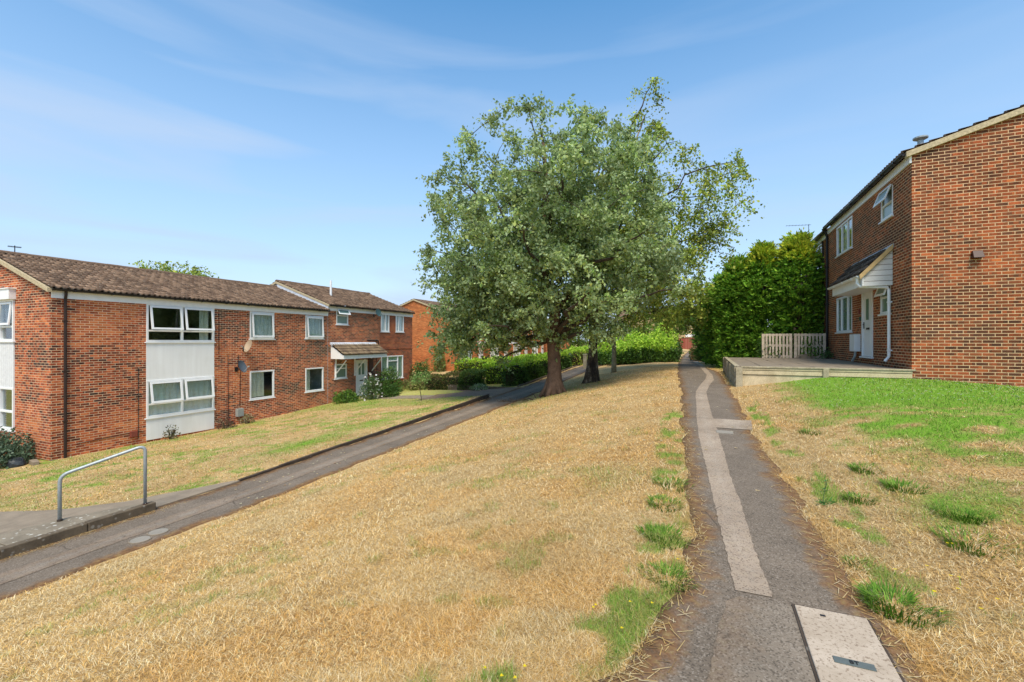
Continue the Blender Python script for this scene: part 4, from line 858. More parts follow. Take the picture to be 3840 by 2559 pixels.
mb = MB(); mb.box((.575, 2.925, zt(2.93)+.026), (.60, 2.94, zt(2.93)+.0325)); mb.obj('lifting_slot', M['black'], CV)
mb = MB(); zz = h(.28, 7.8)+.02; mb.box((.16, 7.72, zz-.02), (.40, 7.92, zz+.008)); o = mb.obj('small_cover', M['roundc'], bevel=.003)
tag(o, 'small square pale cover in the right path where the patch branches', 'cover')

# ------------------------------------------------------------ dishes and aerials
def dish(loc, r, mat, lab, yaw, arm=True):
    rt = root('satellite_dish', lab, 'satellite dish', loc, 'satellite dishes on the left brick walls')
    c = Vector(loc)+Vector((.32, 0, 0)); ax = Vector((cos(yaw)*.95, sin(yaw)*.95, .35)).normalized()
    a = Vector((0, 0, 1)).cross(ax).normalized(); b = ax.cross(a); vs = []; fs = []; nr, ns = 5, 20
    for i in range(nr+1):
        t = i/nr
        for k in range(ns): vs.append(c+(a*cos(2*pi*k/ns)*.92+b*sin(2*pi*k/ns))*r*t+ax*(.22*r*t*t))
    for i in range(nr):
        for k in range(ns): fs.append((i*ns+k, i*ns+(k+1) % ns, (i+1)*ns+(k+1) % ns, (i+1)*ns+k))
    n0 = len(vs); vs += [v-ax*.012 for v in vs]; fs += [tuple(n0+q for q in f[::-1]) for f in fs]
    MB().add(vs, fs).obj('reflector', mat, rt, smooth=True)
    MB().tube([Vector(loc)+Vector((.0, 0, -.12)), Vector(loc)+Vector((.2, 0, -.12)), c-ax*.03], .018, 8).box(Vector(loc)+Vector((0, -.06, -.2)), Vector(loc)+Vector((.02, .06, -.02))).obj('bracket', M['black'], rt)
    f = c+ax*r*1.05; MB().tube([c-b*r*.9, f-b*.10], .010, 6).tube([f-b*.1-ax*.03, f-b*.1+ax*.04], .028, 8).obj('receiver_arm', M['greybox'], rt)
dish((XF, 13.1, -.22), .27, M['dishtan'], 'weathered tan satellite dish on the flats, higher of the two by the small windows', radians(-98))
dish((XF, 12.75, -1.05), .26, M['dishgrey'], 'dark grey satellite dish on the flats, just below the tan one', radians(20))
dish((XF+.012, 21.15, 1.62), .24, M['dishgreen'], 'dark green satellite dish high on the wall above the tiled porch', radians(-5))
def aerial(loc, lab, hgt=.7, yaw=0.3, n=7, L_=.8):
    p = Vector(loc); mb = MB().tube([p, p+Vector((0, 0, hgt))], .014, 6); d_ = Vector((cos(yaw), sin(yaw), .05)); q = p+Vector((0, 0, hgt-.03)); s_ = Vector((-sin(yaw), cos(yaw), 0))
    mb.tube([q-d_*.1, q+d_*L_], .010, 5)
    for i in range(n):
        w = q+d_*(L_*i/(n-1)); mb.tube([w-s_*.16, w+s_*.16], .006, 4); 
    o = mb.obj('tv_aerial', M['black'], loc=tuple(loc)); return tag(o, lab, 'aerial')
aerial((4.9, 27.5, 4.55), 'thin television aerial above the conifers on the next house', 1.45, pi, 8, 1.0)
aerial((-21.5, 7.6, 2.95), 'small dark aerial on the ridge at the left end of the flats roof', .28, pi*.9, 3, .35)
aerial((-22.9, 7.3, 2.9), 'television aerial reaching in at the left edge above the roof', 1.5, -.15, 6, 1.0)

# ------------------------------------------------------------ foliage generators
def unit(n):
    v = rng.normal(size=(n, 3)); return v/np.linalg.norm(v, axis=1, keepdims=True)
def leaves(name, P, size, cols, mat, parent, droop=0.0, aspect=0.62, fold=0.25, jitter=0.34, upbias=0.35, colnoise=None, shapes=None, dirs=None):
    n = len(P); d = unit(n) if dirs is None else dirs+unit(n)*0.45; d[:, 2] -= droop; d /= np.linalg.norm(d, axis=1, keepdims=True)
    nn = unit(n); nn[:, 2] += upbias; s = np.cross(d, nn); s /= np.linalg.norm(s, axis=1, keepdims=True)+1e-9; nrm = np.cross(s, d)
    L_ = size*(1+jitter*rng.normal(size=n)).clip(.45, 1.7); w = L_*aspect*.5
    b = P; t = P+d*L_[:, None]; m = P+d*(L_*.45)[:, None]+nrm*(L_*fold*.3)[:, None]
    l = m-s*w[:, None]; r = m+s*w[:, None]
    V = np.stack([b, l, t, r], 1).reshape(-1, 3); F = np.arange(4*n).reshape(n, 4)
    cols = np.asarray(cols, float); k = rng.integers(0, len(cols), n); c = cols[k]*(1+.22*rng.normal(size=(n, 1))).clip(.5, 1.6)
    if colnoise is not None: c = c*colnoise[:, None]
    return arr_obj(name, V, F, mat, parent, attrs={'Col': np.repeat(c, 4, axis=0).clip(0, 1)})
def curve_pts(a, b, sag, n=7, wob=0.08):
    a = np.array(a, float); b = np.array(b, float); t = np.linspace(0, 1, n)[:, None]; L_ = np.linalg.norm(b-a)
    p = a+(b-a)*t; p[:, 2] += (sag*L_*4*t*(1-t))[:, 0]; w = rng.normal(size=(n, 3))*wob*L_*.5; w[0] = 0; w[-1] = 0; return p+w*np.sin(pi*t)
def tree(name, lab, cat, base, tr_r, fork_h, ells, nclu, nleaf, lsize, cols, bark, limb, group=None, twig=0.55, droop=0.2, leafmat_='leaf', nlimb=14, lean=(0, 0), flare=1.5, aspect=.6, shell=.6, top=None, clr=.27):
    bz = h(base[0], base[1]); B0 = np.array([base[0], base[1], bz-.15]); rt = root(name, lab, cat, (base[0], base[1], bz), group)
    w = np.array([e[3] if len(e) > 3 else np.prod(e[1]) for e in ells], float); w /= w.sum()
    ids = rng.choice(len(ells), nclu, p=w); dirs = unit(nclu); rad = 1-shell*rng.random(nclu)**1.6*.9
    C = np.array([ells[i][0] for i in ids], float)+dirs*rad[:, None]*np.array([ells[i][1] for i in ids], float)
    gz = hz_(C[:, 0], C[:, 1]); C[:, 2] = np.maximum(C[:, 2], gz+.7)
    topz = C[:, 2].max(); fork = B0+np.array([lean[0]*fork_h, lean[1]*fork_h, fork_h+.15])
    tp = np.array(top if top is not None else (C[:, 0].mean(), C[:, 1].mean(), topz-.6))
    n1 = 6; tp_pts = [B0+(fork-B0)*t+np.array([.04*sin(5*t), .03*sin(4*t+1), 0])*(t) for t in np.linspace(0, 1, n1)]
    tr_rad = [tr_r*(flare if i == 0 else (1+(flare-1)*.35 if i == 1 else 1.0))*(1-.22*i/(n1-1)) for i in range(n1)]
    lead = curve_pts(fork, tp, 0, 9, .05); tm = MB().tube([tuple(p) for p in tp_pts], tr_rad, 14)
    tm.tube([tuple(p) for p in lead], [tr_r*.78*(1-.85*i/8) for i in range(9)], 8)
    # root flare
    if flare > 1.3:
        for k in range(6):
            an = k*1.05+.3; q = B0+np.array([cos(an), sin(an), 0])*tr_r*1.9; tm.tube([tuple(q+[0, 0, .04]), tuple(B0+np.array([cos(an)*tr_r*1.05, sin(an)*tr_r*1.05, .38])), tuple(B0+np.array([cos(an)*tr_r*.7, sin(an)*tr_r*.7, .85]))], [tr_r*.25, tr_r*.36, tr_r*.2], 7)
    tm.obj('trunk', M[bark], rt, smooth=True)
    # limbs from the leader to spread-out cluster centres
    sel = [int(rng.integers(nclu))]; D = np.linalg.norm(C-C[sel[0]], axis=1)
    for _ in range(nlimb-1): j = int(np.argmax(D)); sel.append(j); D = np.minimum(D, np.linalg.norm(C-C[j], axis=1))
    lm = MB(); nodes = [lead[2:]]
    for j in sel:
        zrel = np.clip((C[j, 2]-fork[2])/(tp[2]-fork[2]), 0, 1); k = int(np.clip(zrel*.55*8, 0, 5)); s = lead[k] if k > 0 else fork-[0, 0, rng.random()*fork_h*.15]
        p = curve_pts(s, C[j], .06 if droop < .5 else .14, 9, .05); r0 = tr_r*.42*(1-.07*k); lm.tube([tuple(x) for x in p], [r0*(1-.88*i/8) for i in range(9)], 6); nodes.append(p[2:])
    ND = np.concatenate(nodes)
    order = np.argsort(np.linalg.norm(C-fork, axis=1)); tw_end = []
    for j in order:
        d2 = np.linalg.norm(ND-C[j], axis=1)+.5*np.maximum(0, ND[:, 2]-C[j, 2]); k = int(np.argmin(d2)); s = ND[k]; L_ = np.linalg.norm(C[j]-s)
        if L_ > .15:
            p = curve_pts(s, C[j], .05, 5, .07); lm.tube([tuple(x) for x in p], [.006+.010*L_*(1-i/4.5) for i in range(5)], 4, False); ND = np.concatenate([ND, p[2:4]])
    lm.obj('limbs', M[limb], rt)
    # leaves: short drooping sprays round each cluster
    per = nleaf//nclu; T = 7; q = max(1, per//T); cc = np.repeat(C, T*q, axis=0); sd = np.repeat(unit(nclu*T)*np.array([1, 1, .75]), q, axis=0); sd[:, 2] -= droop*.6
    tt = rng.random(len(cc))**.8; P = cc+sd*(tt*twig*(.7+.6*rng.random(len(cc))))[:, None]+rng.normal(size=(len(cc), 3))*twig*.10; P[:, 2] -= droop*tt**2*twig*.5
    cl = np.repeat(1.04+clr*rng.normal(size=nclu).clip(-1.5, 1.5), T*q)
    leaves('crown', P, lsize, cols, M[leafmat_], rt, droop=droop*.6, aspect=aspect, colnoise=1.08*cl.clip(.5, 1.6))
    return rt
WB = [(.235, .33, .095), (.28, .37, .12), (.36, .44, .20), (.14, .22, .05), (.34, .40, .12)]
BI = [(.28, .36, .05), (.34, .40, .06), (.21, .30, .04), (.38, .38, .07), (.15, .22, .03)]
random.seed(5)
tree('whitebeam_tree', 'big round grey-green tree with a stout brown trunk, nearest on the bank', 'tree', (-5.35, 16.75), .29, 2.3,
     [((-6.0, 17.2, 4.7), (4.9, 4.3, 4.4), 10), ((-7.0, 16.8, 2.2), (4.2, 3.6, 2.3), 4), ((-5.0, 16.6, 2.6), (4.4, 3.6, 2.6), 4), ((-8.9, 16.9, 1.0), (2.0, 2.0, 1.7), 1.6), ((-9.0, 16.6, .0), (1.9, 1.8, 1.3), 1.6), ((-7.6, 16.2, .5), (2.0, 1.6, 1.1), 1.2), ((-4.3, 17.2, 5.2), (2.8, 3, 3.0), 1.5)],
     900, 160000, .115, WB, 'bark', 'limb', 'trees on the grass bank', twig=.60, droop=.22, leafmat_='leaf_silver', nlimb=26, shell=.85, aspect=.6)
tree('birch_tree', 'taller airy birch with a dark rugged trunk just behind the big round tree', 'tree', (-4.72, 20.3), .22, 3.6,
     [((-3.0, 21.2, 7.0), (2.3, 2.3, 3.4), 3), ((-2.4, 21.3, 10.2), (1.0, 1.0, 1.6), .5), ((.0, 21.4, 6.4), (1.7, 1.9, 2.4), 2), ((-1.2, 21.2, 3.6), (1.8, 2.0, 2.6), 2.4), ((-3.4, 20.8, 3.2), (2.6, 2.4, 2.8), 3), ((.5, 21.3, 4.6), (1.2, 1.4, 1.3), .4)],
     440, 40000, .10, BI, 'birch', 'limb', 'trees on the grass bank', twig=.58, droop=.85, nlimb=20, lean=(.03, .02), flare=1.9, aspect=.7, shell=.9, top=(-2.5, 21.3, 10.2))
tree('birch_tree', 'slender pale-stemmed tree, thinnest and farthest trunk on the bank', 'tree', (-4.62, 25.2), .13, 2.6,
     [((-2.6, 25.6, 3.4), (2.6, 2.0, 2.6), 2), ((-4.6, 25.6, 4.6), (2.0, 2.0, 3.0), 1.5), ((-1.0, 25.4, 2.0), (1.5, 1.6, 1.6), 1)],
     230, 24000, .12, BI, 'palebark', 'limb', 'trees on the grass bank', twig=.6, droop=.5, nlimb=12, flare=1.2, aspect=.7, shell=.9)
tree('background_tree', 'leafy tree top showing over the ridge of the flats roof', 'tree', (-38.5, 22.5), .3, 5.0,
     [((-38.6, 22.3, 3.7), (3.6, 3.4, 2.3), 1)], 130, 9000, .2, BI, 'bark', 'limb', None, twig=.9, nlimb=10)
for i, (x, y, r, z, lb) in enumerate(((-11.5, 44, 2.8, 1.6, 'loose green tree behind the hedges beyond the left path'), (-6.0, 50, 2.6, 1.5, 'bright green tree seen between the trunks on the bank'), (-3.4, 60, 2.4, 2.6, 'small tree beside the far end of the right path'))):
    tree('background_tree', lb, 'tree', (x, y), .15, 1.5, [((x, y, z), (r, r, r*.9), 1)], 90, 9000, .17, [(.12, .20, .03), (.16, .26, .04), (.08, .15, .02)], 'bark', 'limb', 'trees beyond the bank', twig=.8, nlimb=8)

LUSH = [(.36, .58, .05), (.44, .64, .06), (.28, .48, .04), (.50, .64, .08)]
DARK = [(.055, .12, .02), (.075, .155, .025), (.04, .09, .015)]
BRWN = [(.22, .15, .06), (.16, .17, .05), (.12, .13, .04), (.28, .20, .08)]
def hedge(name, lab, cat, x0, x1, y0, y1, hgt, n, size, side, topc, group=None, zb=None, taper=.0, bump_=.14):
    """clipped hedge: dark twiggy core plus a shell of leaves; top leaves use the separate topc palette"""
    cx, cy = (x0+x1)/2, (y0+y1)/2; bz = h(cx, cy) if zb is None else zb; rt = root(name, lab, cat, (cx, cy, bz), group)
    nx = max(2, int((x1-x0)/.3)); ny = max(2, int((y1-y0)/.3)); xs = np.linspace(x0+.16, x1-.16, nx+1); ys = np.linspace(y0+.16, y1-.16, ny+1)
    mb = MB(); top = {}
    for i, x in enumerate(xs):
        for j, y in enumerate(ys): top[i, j] = (x, y, h(x, y)+hgt-.22+random.uniform(-.06, .04))
    for i in range(nx):
        for j in range(ny): mb.add([top[i, j], top[i+1, j], top[i+1, j+1], top[i, j+1]], [(0, 1, 2, 3)])
    dn = lambda p: (p[0], p[1], h(p[0], p[1])-.1)
    for i in range(nx):
        for j in (0, ny): mb.add([top[i, j], top[i+1, j], dn(top[i+1, j]), dn(top[i, j])], [(0, 1, 2, 3)])
    for j in range(ny):
        for i in (0, nx): mb.add([top[i, j], top[i, j+1], dn(top[i, j+1]), dn(top[i, j])], [(0, 1, 2, 3)])
    mb.obj('twigs', M['hedgecore'], rt)
    wx, wy = x1-x0, y1-y0; areas = np.array([wx*wy, wx*hgt, wx*hgt, wy*hgt, wy*hgt]); k = rng.choice(5, n, p=areas/areas.sum()); u = rng.random(n); v = rng.random(n)
    X = np.where(k == 0, x0+wx*u, np.where(k < 3, x0+wx*u, np.where(k == 3, x0, x1))); Y = np.where(k == 0, y0+wy*v, np.where(k == 1, y0, np.where(k == 2, y1, y0+wy*u)))
    Z = np.where(k == 0, hgt, hgt*v); b = bump_*(vnoise(X*1.0, Y+Z*1.3, 21, .5)-.5)*2; ox = np.where(k == 3, -1, np.where(k == 4, 1, 0)); oy = np.where(k == 1, -1, np.where(k == 2, 1, 0)); oz = (k == 0)*1.0
    dep = -rng.random(n)**2*.16
    X = X+ox*(b+dep); Y = Y+oy*(b+dep); Z = Z+oz*(b+dep)
    Pz = hz_(X, Y)+Z; P = np.stack([X, Y, Pz], 1); tm = (Z > hgt-.22-.3*rng.random(n)**2)
    out = np.stack([ox*1.0, oy*1.0, oz*.9+.25], 1)
    for m, cl, nm in ((tm, topc, 'top_leaves'), (~tm, side, 'foliage')):
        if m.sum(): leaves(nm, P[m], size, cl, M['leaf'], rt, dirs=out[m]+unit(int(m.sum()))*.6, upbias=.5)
    return rt
M['hedgecore'] = wood('dark_hedge_twigs', (.05, .05, .02), (.015, .018, .008), 9)
hedge('hedge', 'low clipped hedge, brown and thin, beside the garden of the second house', 'hedge', -14.2, -11.9, 21.1, 22.0, .86, 6000, .07, BRWN+DARK, BRWN+[(.18, .26, .05)], 'hedges along the left path')
hedge('hedge', 'dark square end block of the low hedge by the side path', 'hedge', -11.9, -10.9, 20.9, 22.1, .92, 5500, .07, DARK, [(.16, .24, .05), (.12, .19, .04)], 'hedges along the left path')
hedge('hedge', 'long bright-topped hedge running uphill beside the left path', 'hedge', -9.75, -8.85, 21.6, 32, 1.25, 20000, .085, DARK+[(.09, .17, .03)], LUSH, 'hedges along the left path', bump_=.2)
hedge('hedge', 'lower overgrown hedge behind the side path, before the terrace', 'hedge', -11.6, -9.9, 23.0, 26.5, 1.15, 12000, .085, DARK+LUSH[:2], LUSH, 'hedges along the left path', bump_=.22)
hedge('hedge', 'yellow-brown hedge farther up beside the left path', 'hedge', -9.6, -8.7, 33, 41, 1.25, 10000, .1, BRWN+LUSH[:2], LUSH, 'hedges along the left path', bump_=.2)
hedge('hedge', 'pale green hedge in front of the terrace windows', 'hedge', -16.5, -10.5, 28.5, 29.4, 1.1, 9000, .1, DARK+LUSH[:2], LUSH, 'hedges along the left path', bump_=.2)
def shrub(name, lab, cat, x, y, r, hh, n, size, cols, group=None, zb=None, core=True, droop=0.0, up=.6, topc=None):
    bz = h(x, y) if zb is None else zb; rt = root(name, lab, cat, (x, y, bz), group); st = MB()
    for k in range(9):
        an = k*2.4; q = np.array([x+r*.6*cos(an), y+r*.6*sin(an), bz+hh*.7]); st.tube([(x+.05*cos(an), y+.05*sin(an), bz-.05), tuple((np.array([x, y, bz])+q)/2+[0, 0, .1*hh]), tuple(q)], [.018, .012, .005], 5)
    st.obj('stems', M['limb'], rt)
    d_ = unit(n); d_[:, 2] = np.abs(d_[:, 2]); rad = 1-.55*rng.random(n)**1.5; lump = .82+.36*vnoise(d_[:, 0]*3+x, d_[:, 1]*3+d_[:, 2]*2, 31, .8)
    P = np.array([x, y, bz+.04])+d_*(rad*lump)[:, None]*np.array([r, r, hh])
    if topc is not None:
        t = (d_[:, 2] > .55)  # upper part of the shrub takes the topc palette
        leaves('foliage', P[~t], size, cols, M['leaf'], rt, droop=droop, upbias=up); leaves('top_foliage', P[t], size, topc, M['leaf'], rt, droop=droop, upbias=up)
    else: leaves('foliage', P, size, cols, M['leaf'], rt, droop=droop, upbias=up)
    return rt
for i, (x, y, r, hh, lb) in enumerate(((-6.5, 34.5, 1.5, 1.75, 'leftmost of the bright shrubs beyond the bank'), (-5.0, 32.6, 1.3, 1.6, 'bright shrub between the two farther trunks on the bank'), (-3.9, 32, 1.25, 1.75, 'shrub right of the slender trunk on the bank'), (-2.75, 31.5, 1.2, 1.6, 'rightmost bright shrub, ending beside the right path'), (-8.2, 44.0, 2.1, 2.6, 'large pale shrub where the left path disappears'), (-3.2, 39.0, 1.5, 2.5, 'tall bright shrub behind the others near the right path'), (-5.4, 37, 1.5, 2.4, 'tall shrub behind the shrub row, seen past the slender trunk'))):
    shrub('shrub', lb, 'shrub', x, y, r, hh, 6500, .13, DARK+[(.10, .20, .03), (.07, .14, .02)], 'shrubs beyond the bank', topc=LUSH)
# garden of the second house: raised lawn mound, bed edging, bedding plants
th = np.linspace(0, 2*pi, 37)[:-1]; cx_, cy_ = -13.4, 20.15; rr_ = np.linspace(0, 1, 7); MV = []; MF = []
for i, q_ in enumerate(rr_):
    for a_ in th: px_, py_ = cx_+2.3*q_*cos(a_), cy_+.62*q_*sin(a_); MV.append((px_, py_, h(px_, py_)+.16*(1-q_**2)-.01+.03*(q_ < 1)))
for i in range(6):
    for k in range(36): MF.append((i*36+k, i*36+(k+1) % 36, (i+1)*36+(k+1) % 36, (i+1)*36+k))
o = arr_obj('lawn_mound', np.array(MV), np.array(MF), M['lawn'], attrs={'green': np.full(len(MV), .62)}, smooth=True); o['kind'] = 'structure'
# garden plants of the second house
shrub('shrub', 'rounded green shrub against the wall left of the second house door', 'shrub', -16.7, 17.9, .62, .62, 2600, .07, [(.10, .20, .03), (.16, .28, .04), (.05, .11, .02)])
fl = shrub('rose_bush', 'white flowering rose bush in front of the second house door', 'rose bush', -15.9, 18.8, .55, 1.25, 2400, .06, [(.09, .16, .05), (.14, .22, .07), (.06, .12, .04)])
q = unit(70); q[:, 2] = np.abs(q[:, 2]); P = np.array([-15.9, 18.8, h(-15.9, 18.8)])+q*np.array([.6, .6, 1.35])
leaves('flowers', np.repeat(P, 3, axis=0), .075, [(.8, .78, .72), (.75, .72, .7)], M['leaf'], fl, aspect=.9)['kind'] = 'stuff'
shrub('shrub', 'dark green bush right of the second house door', 'shrub', -15.3, 19.6, .55, .7, 2200, .07, DARK+[(.08, .17, .03)])
shrub('shrub', 'tall climbing shrub beside the porch under the three-light window', 'shrub', -16.7, 21.3, .75, 1.5, 3200, .08, DARK+[(.09, .18, .03), (.14, .24, .05)])
shrub('shrub', 'reddish flowering plants under the three-light window', 'shrub', -16.3, 23.0, .9, .55, 2600, .07, BRWN+[(.10, .18, .03), (.14, .24, .05)])
shrub('shrub', 'spiky yellow-green plant in the bed before the brown hedge', 'shrub', -15.3, 22.3, .7, .6, 1800, .1, [(.24, .28, .07), (.16, .2, .05), (.3, .26, .1)])
shrub('shrub', 'green bush at the corner of the second house', 'shrub', -17.1, 25.1, .8, 1.5, 2600, .09, [(.10, .2, .04), (.06, .13, .02)])
shrub('shrub', 'climbing plant against the orange gable', 'shrub', -19.6, 31.2, .6, 2.3, 1500, .1, [(.10, .2, .04), (.2, .24, .07)])
shrub('shrub', 'grey-green lavender-like bush at the corner of the flats, left edge', 'bush', -18.75, 6.1, .95, .95, 6000, .075, [(.11, .17, .10), (.16, .23, .15), (.07, .12, .06)])
shrub('shrub', 'sparse dry twiggy plant in front of the white panel', 'plant', -17.35, 10.1, .26, .5, 160, .06, [(.13, .15, .07), (.2, .16, .09)])
shrub('shrub', 'small purple-brown plant at the right end of the white panel', 'plant', -17.3, 12.05, .35, .4, 420, .06, [(.16, .07, .06), (.10, .06, .04), (.2, .15, .08)])
shrub('shrub', 'pale wiry plant under the grey meter box', 'plant', -17.3, 12.95, .3, .35, 240, .06, [(.3, .24, .14), (.2, .2, .08)])
shrub('shrub', 'pale-leaved plants at the foot of the dark hedge block', 'plant', -10.6, 20.75, .5, .28, 600, .07, [(.4, .44, .28), (.2, .3, .1)])
mb = MB().tube([(-18.0, 6.35, h(-18, 6.35)), (-17.95, 6.4, h(-18, 6.35)+.14), (-17.9, 6.4, h(-18, 6.35)+.20)], [.18, .19, .10], 10)
tag(mb.obj('sack', M['sackcloth']), 'dark plastic sack at the foot of the flats corner', 'sack')
mb = MB(); z_ = h(-17.6, 6.75); mb.hexa([(-17.85, 6.6, z_-.02), (-17.5, 6.55, z_-.02), (-17.47, 6.68, z_-.02), (-17.8, 6.75, z_-.02), (-17.85, 6.6, z_+.12), (-17.5, 6.55, z_+.10), (-17.47, 6.68, z_+.10), (-17.8, 6.75, z_+.12)])
tag(mb.obj('concrete_block', M['pave'], bevel=.01), 'small pale block beside the downpipe at the flats corner', 'block')
tree('sapling', 'tiny staked sapling on the lawn before the second house', 'sapling', (-11.4, 16.7), .018, .55, [((-11.4, 16.7, h(-11.4, 16.7)+1.0), (.42, .42, .25), 1)], 26, 520, .075, [(.16, .28, .07), (.22, .34, .1)], 'limb', 'limb', None, twig=.15, nlimb=5, flare=1.0)

# conifers right of the path
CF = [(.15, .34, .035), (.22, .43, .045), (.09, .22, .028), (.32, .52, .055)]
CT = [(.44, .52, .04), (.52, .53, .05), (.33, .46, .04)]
def conifer(lab, x, y, r, topz, n, cols=CF, tops=CT, size=.13, group='conifers beside the right path'):
    bz = h(x, y); hh = topz-bz; rt = root('conifer_tree', lab, 'conifer', (x, y, bz), group)
    MB().tube([(x, y, bz-.1), (x+.05, y, bz+hh*.5), (x, y, bz+hh*.93)], [.14, .09, .02], 8).obj('trunk', M['bark'], rt, smooth=True)
    # dark inner mass of bare branches
    mb = MB(); 
    for k in range(70):
        t = .06+.9*k/70; an = k*2.4; rr_ = r*.8*min(1, (1-t)*2.6+.12); p = Vector((x, y, bz+hh*t)); mb.tube([p, p+Vector((cos(an)*rr_*.5, sin(an)*rr_*.5, .06)), p+Vector((cos(an)*rr_, sin(an)*rr_, .25))], [.025, .016, .006], 4, False)
    mb.obj('branches', M['limb'], rt)
    k_ = 26; ms_ = n//k_; t = rng.random(ms_)**.85; an = rng.random(ms_)*2*pi; pr = np.minimum(1, ((1-t)*3.0)**.62)*(0.9+.1*t)
    lump = .64+.45*vnoise(an*1.6+x, t*hh*1.3, 41+int(x*7) % 9, .55)+.22*vnoise(an*2.2+x, t*hh*1.8, 5, .22); dep = 1-.36*rng.random(ms_)**1.4
    R = r*pr*lump*dep; cz = bz+.05+hh*t+.7*(lump-.97)*(t > .75); rp = lambda q: np.repeat(q, k_, axis=0)
    oc = np.stack([np.cos(an), np.sin(an), np.full(ms_, .35)+.9*(t > .9)], 1)+rng.normal(size=(ms_, 3))*.25; sd = np.cross(oc, [0, 0, 1.0]); sd = sd/(np.linalg.norm(sd, axis=1, keepdims=True)+1e-9)+rng.normal(size=(ms_, 3))*.75; sd /= np.linalg.norm(sd, axis=1, keepdims=True)+1e-9
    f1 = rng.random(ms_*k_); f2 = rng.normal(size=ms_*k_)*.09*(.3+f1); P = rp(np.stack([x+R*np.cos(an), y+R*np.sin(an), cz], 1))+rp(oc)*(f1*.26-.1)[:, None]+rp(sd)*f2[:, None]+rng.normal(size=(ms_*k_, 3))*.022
    P[:, 2] -= .10*f1**2; out = rp(oc)+rp(sd)*(f2*5)[:, None]; dep = rp(dep)+.12*(f1-.5); t = rp(t); lump = rp(lump)
    tp = (t+.35*(lump-.97) > .80+.08*rp(rng.random(ms_))) & (dep > .78)
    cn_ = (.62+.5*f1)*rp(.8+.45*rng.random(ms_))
    leaves('foliage', P[~tp], size, cols, M['leaf'], rt, dirs=out[~tp], upbias=.55, aspect=.36, colnoise=cn_[~tp]); leaves('top_foliage', P[tp], size, tops, M['leaf'], rt, dirs=out[tp], upbias=.2, aspect=.45, colnoise=cn_[tp])
    return rt
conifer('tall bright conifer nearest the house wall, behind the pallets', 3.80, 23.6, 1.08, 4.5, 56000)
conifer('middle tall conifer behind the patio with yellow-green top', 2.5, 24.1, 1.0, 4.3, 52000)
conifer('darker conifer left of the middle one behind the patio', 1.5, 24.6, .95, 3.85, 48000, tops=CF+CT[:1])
conifer('dark conifer at the back corner of the patio', .95, 26.8, .95, 3.4, 30000, tops=CF)
conifer('dark green narrow conifer lining the path, third back', .45, 29.8, .85, 3.1, 20000, [(.07, .17, .03), (.11, .24, .035), (.05, .12, .02)], LUSH)
conifer('light green conifer lining the path farther along', .25, 34.0, .9, 3.0, 9000, [(.11, .24, .035), (.16, .3, .04), (.07, .16, .02)], LUSH, .18)
conifer('farthest conifer lining the path', .1, 40, 1.0, 3.0, 6000, [(.11, .22, .035), (.09, .17, .03)], LUSH, .2)
shrub('shrub', 'brown withered bush overhanging the far path', 'shrub', -.15, 33.5, .75, 1.3, 3500, .12, BRWN+[(.30, .2, .09)])
shrub('shrub', 'second brown bush at the path edge below the far conifers', 'shrub', -.3, 38.5, .8, 1.3, 2500, .14, BRWN+[(.10, .18, .04)])
shrub('ivy', 'ivy scrambling over the pallets beside the house wall', 'ivy', 3.95, 21.75, .5, 1.0, 900, .085, [(.08, .18, .03), (.14, .26, .04)], zb=PZ)
shrub('ivy', 'ivy spilling over the top of the left pallet', 'ivy', 2.5, 21.95, .55, 1.1, 900, .085, [(.06, .14, .025), (.12, .22, .04)], zb=PZ)
shrub('shrub', 'small round green plant growing at the foot of the black downpipe', 'plant', 4.4, 21.2, .16, .3, 260, .06, [(.06, .14, .04), (.1, .2, .06)], zb=PZ)

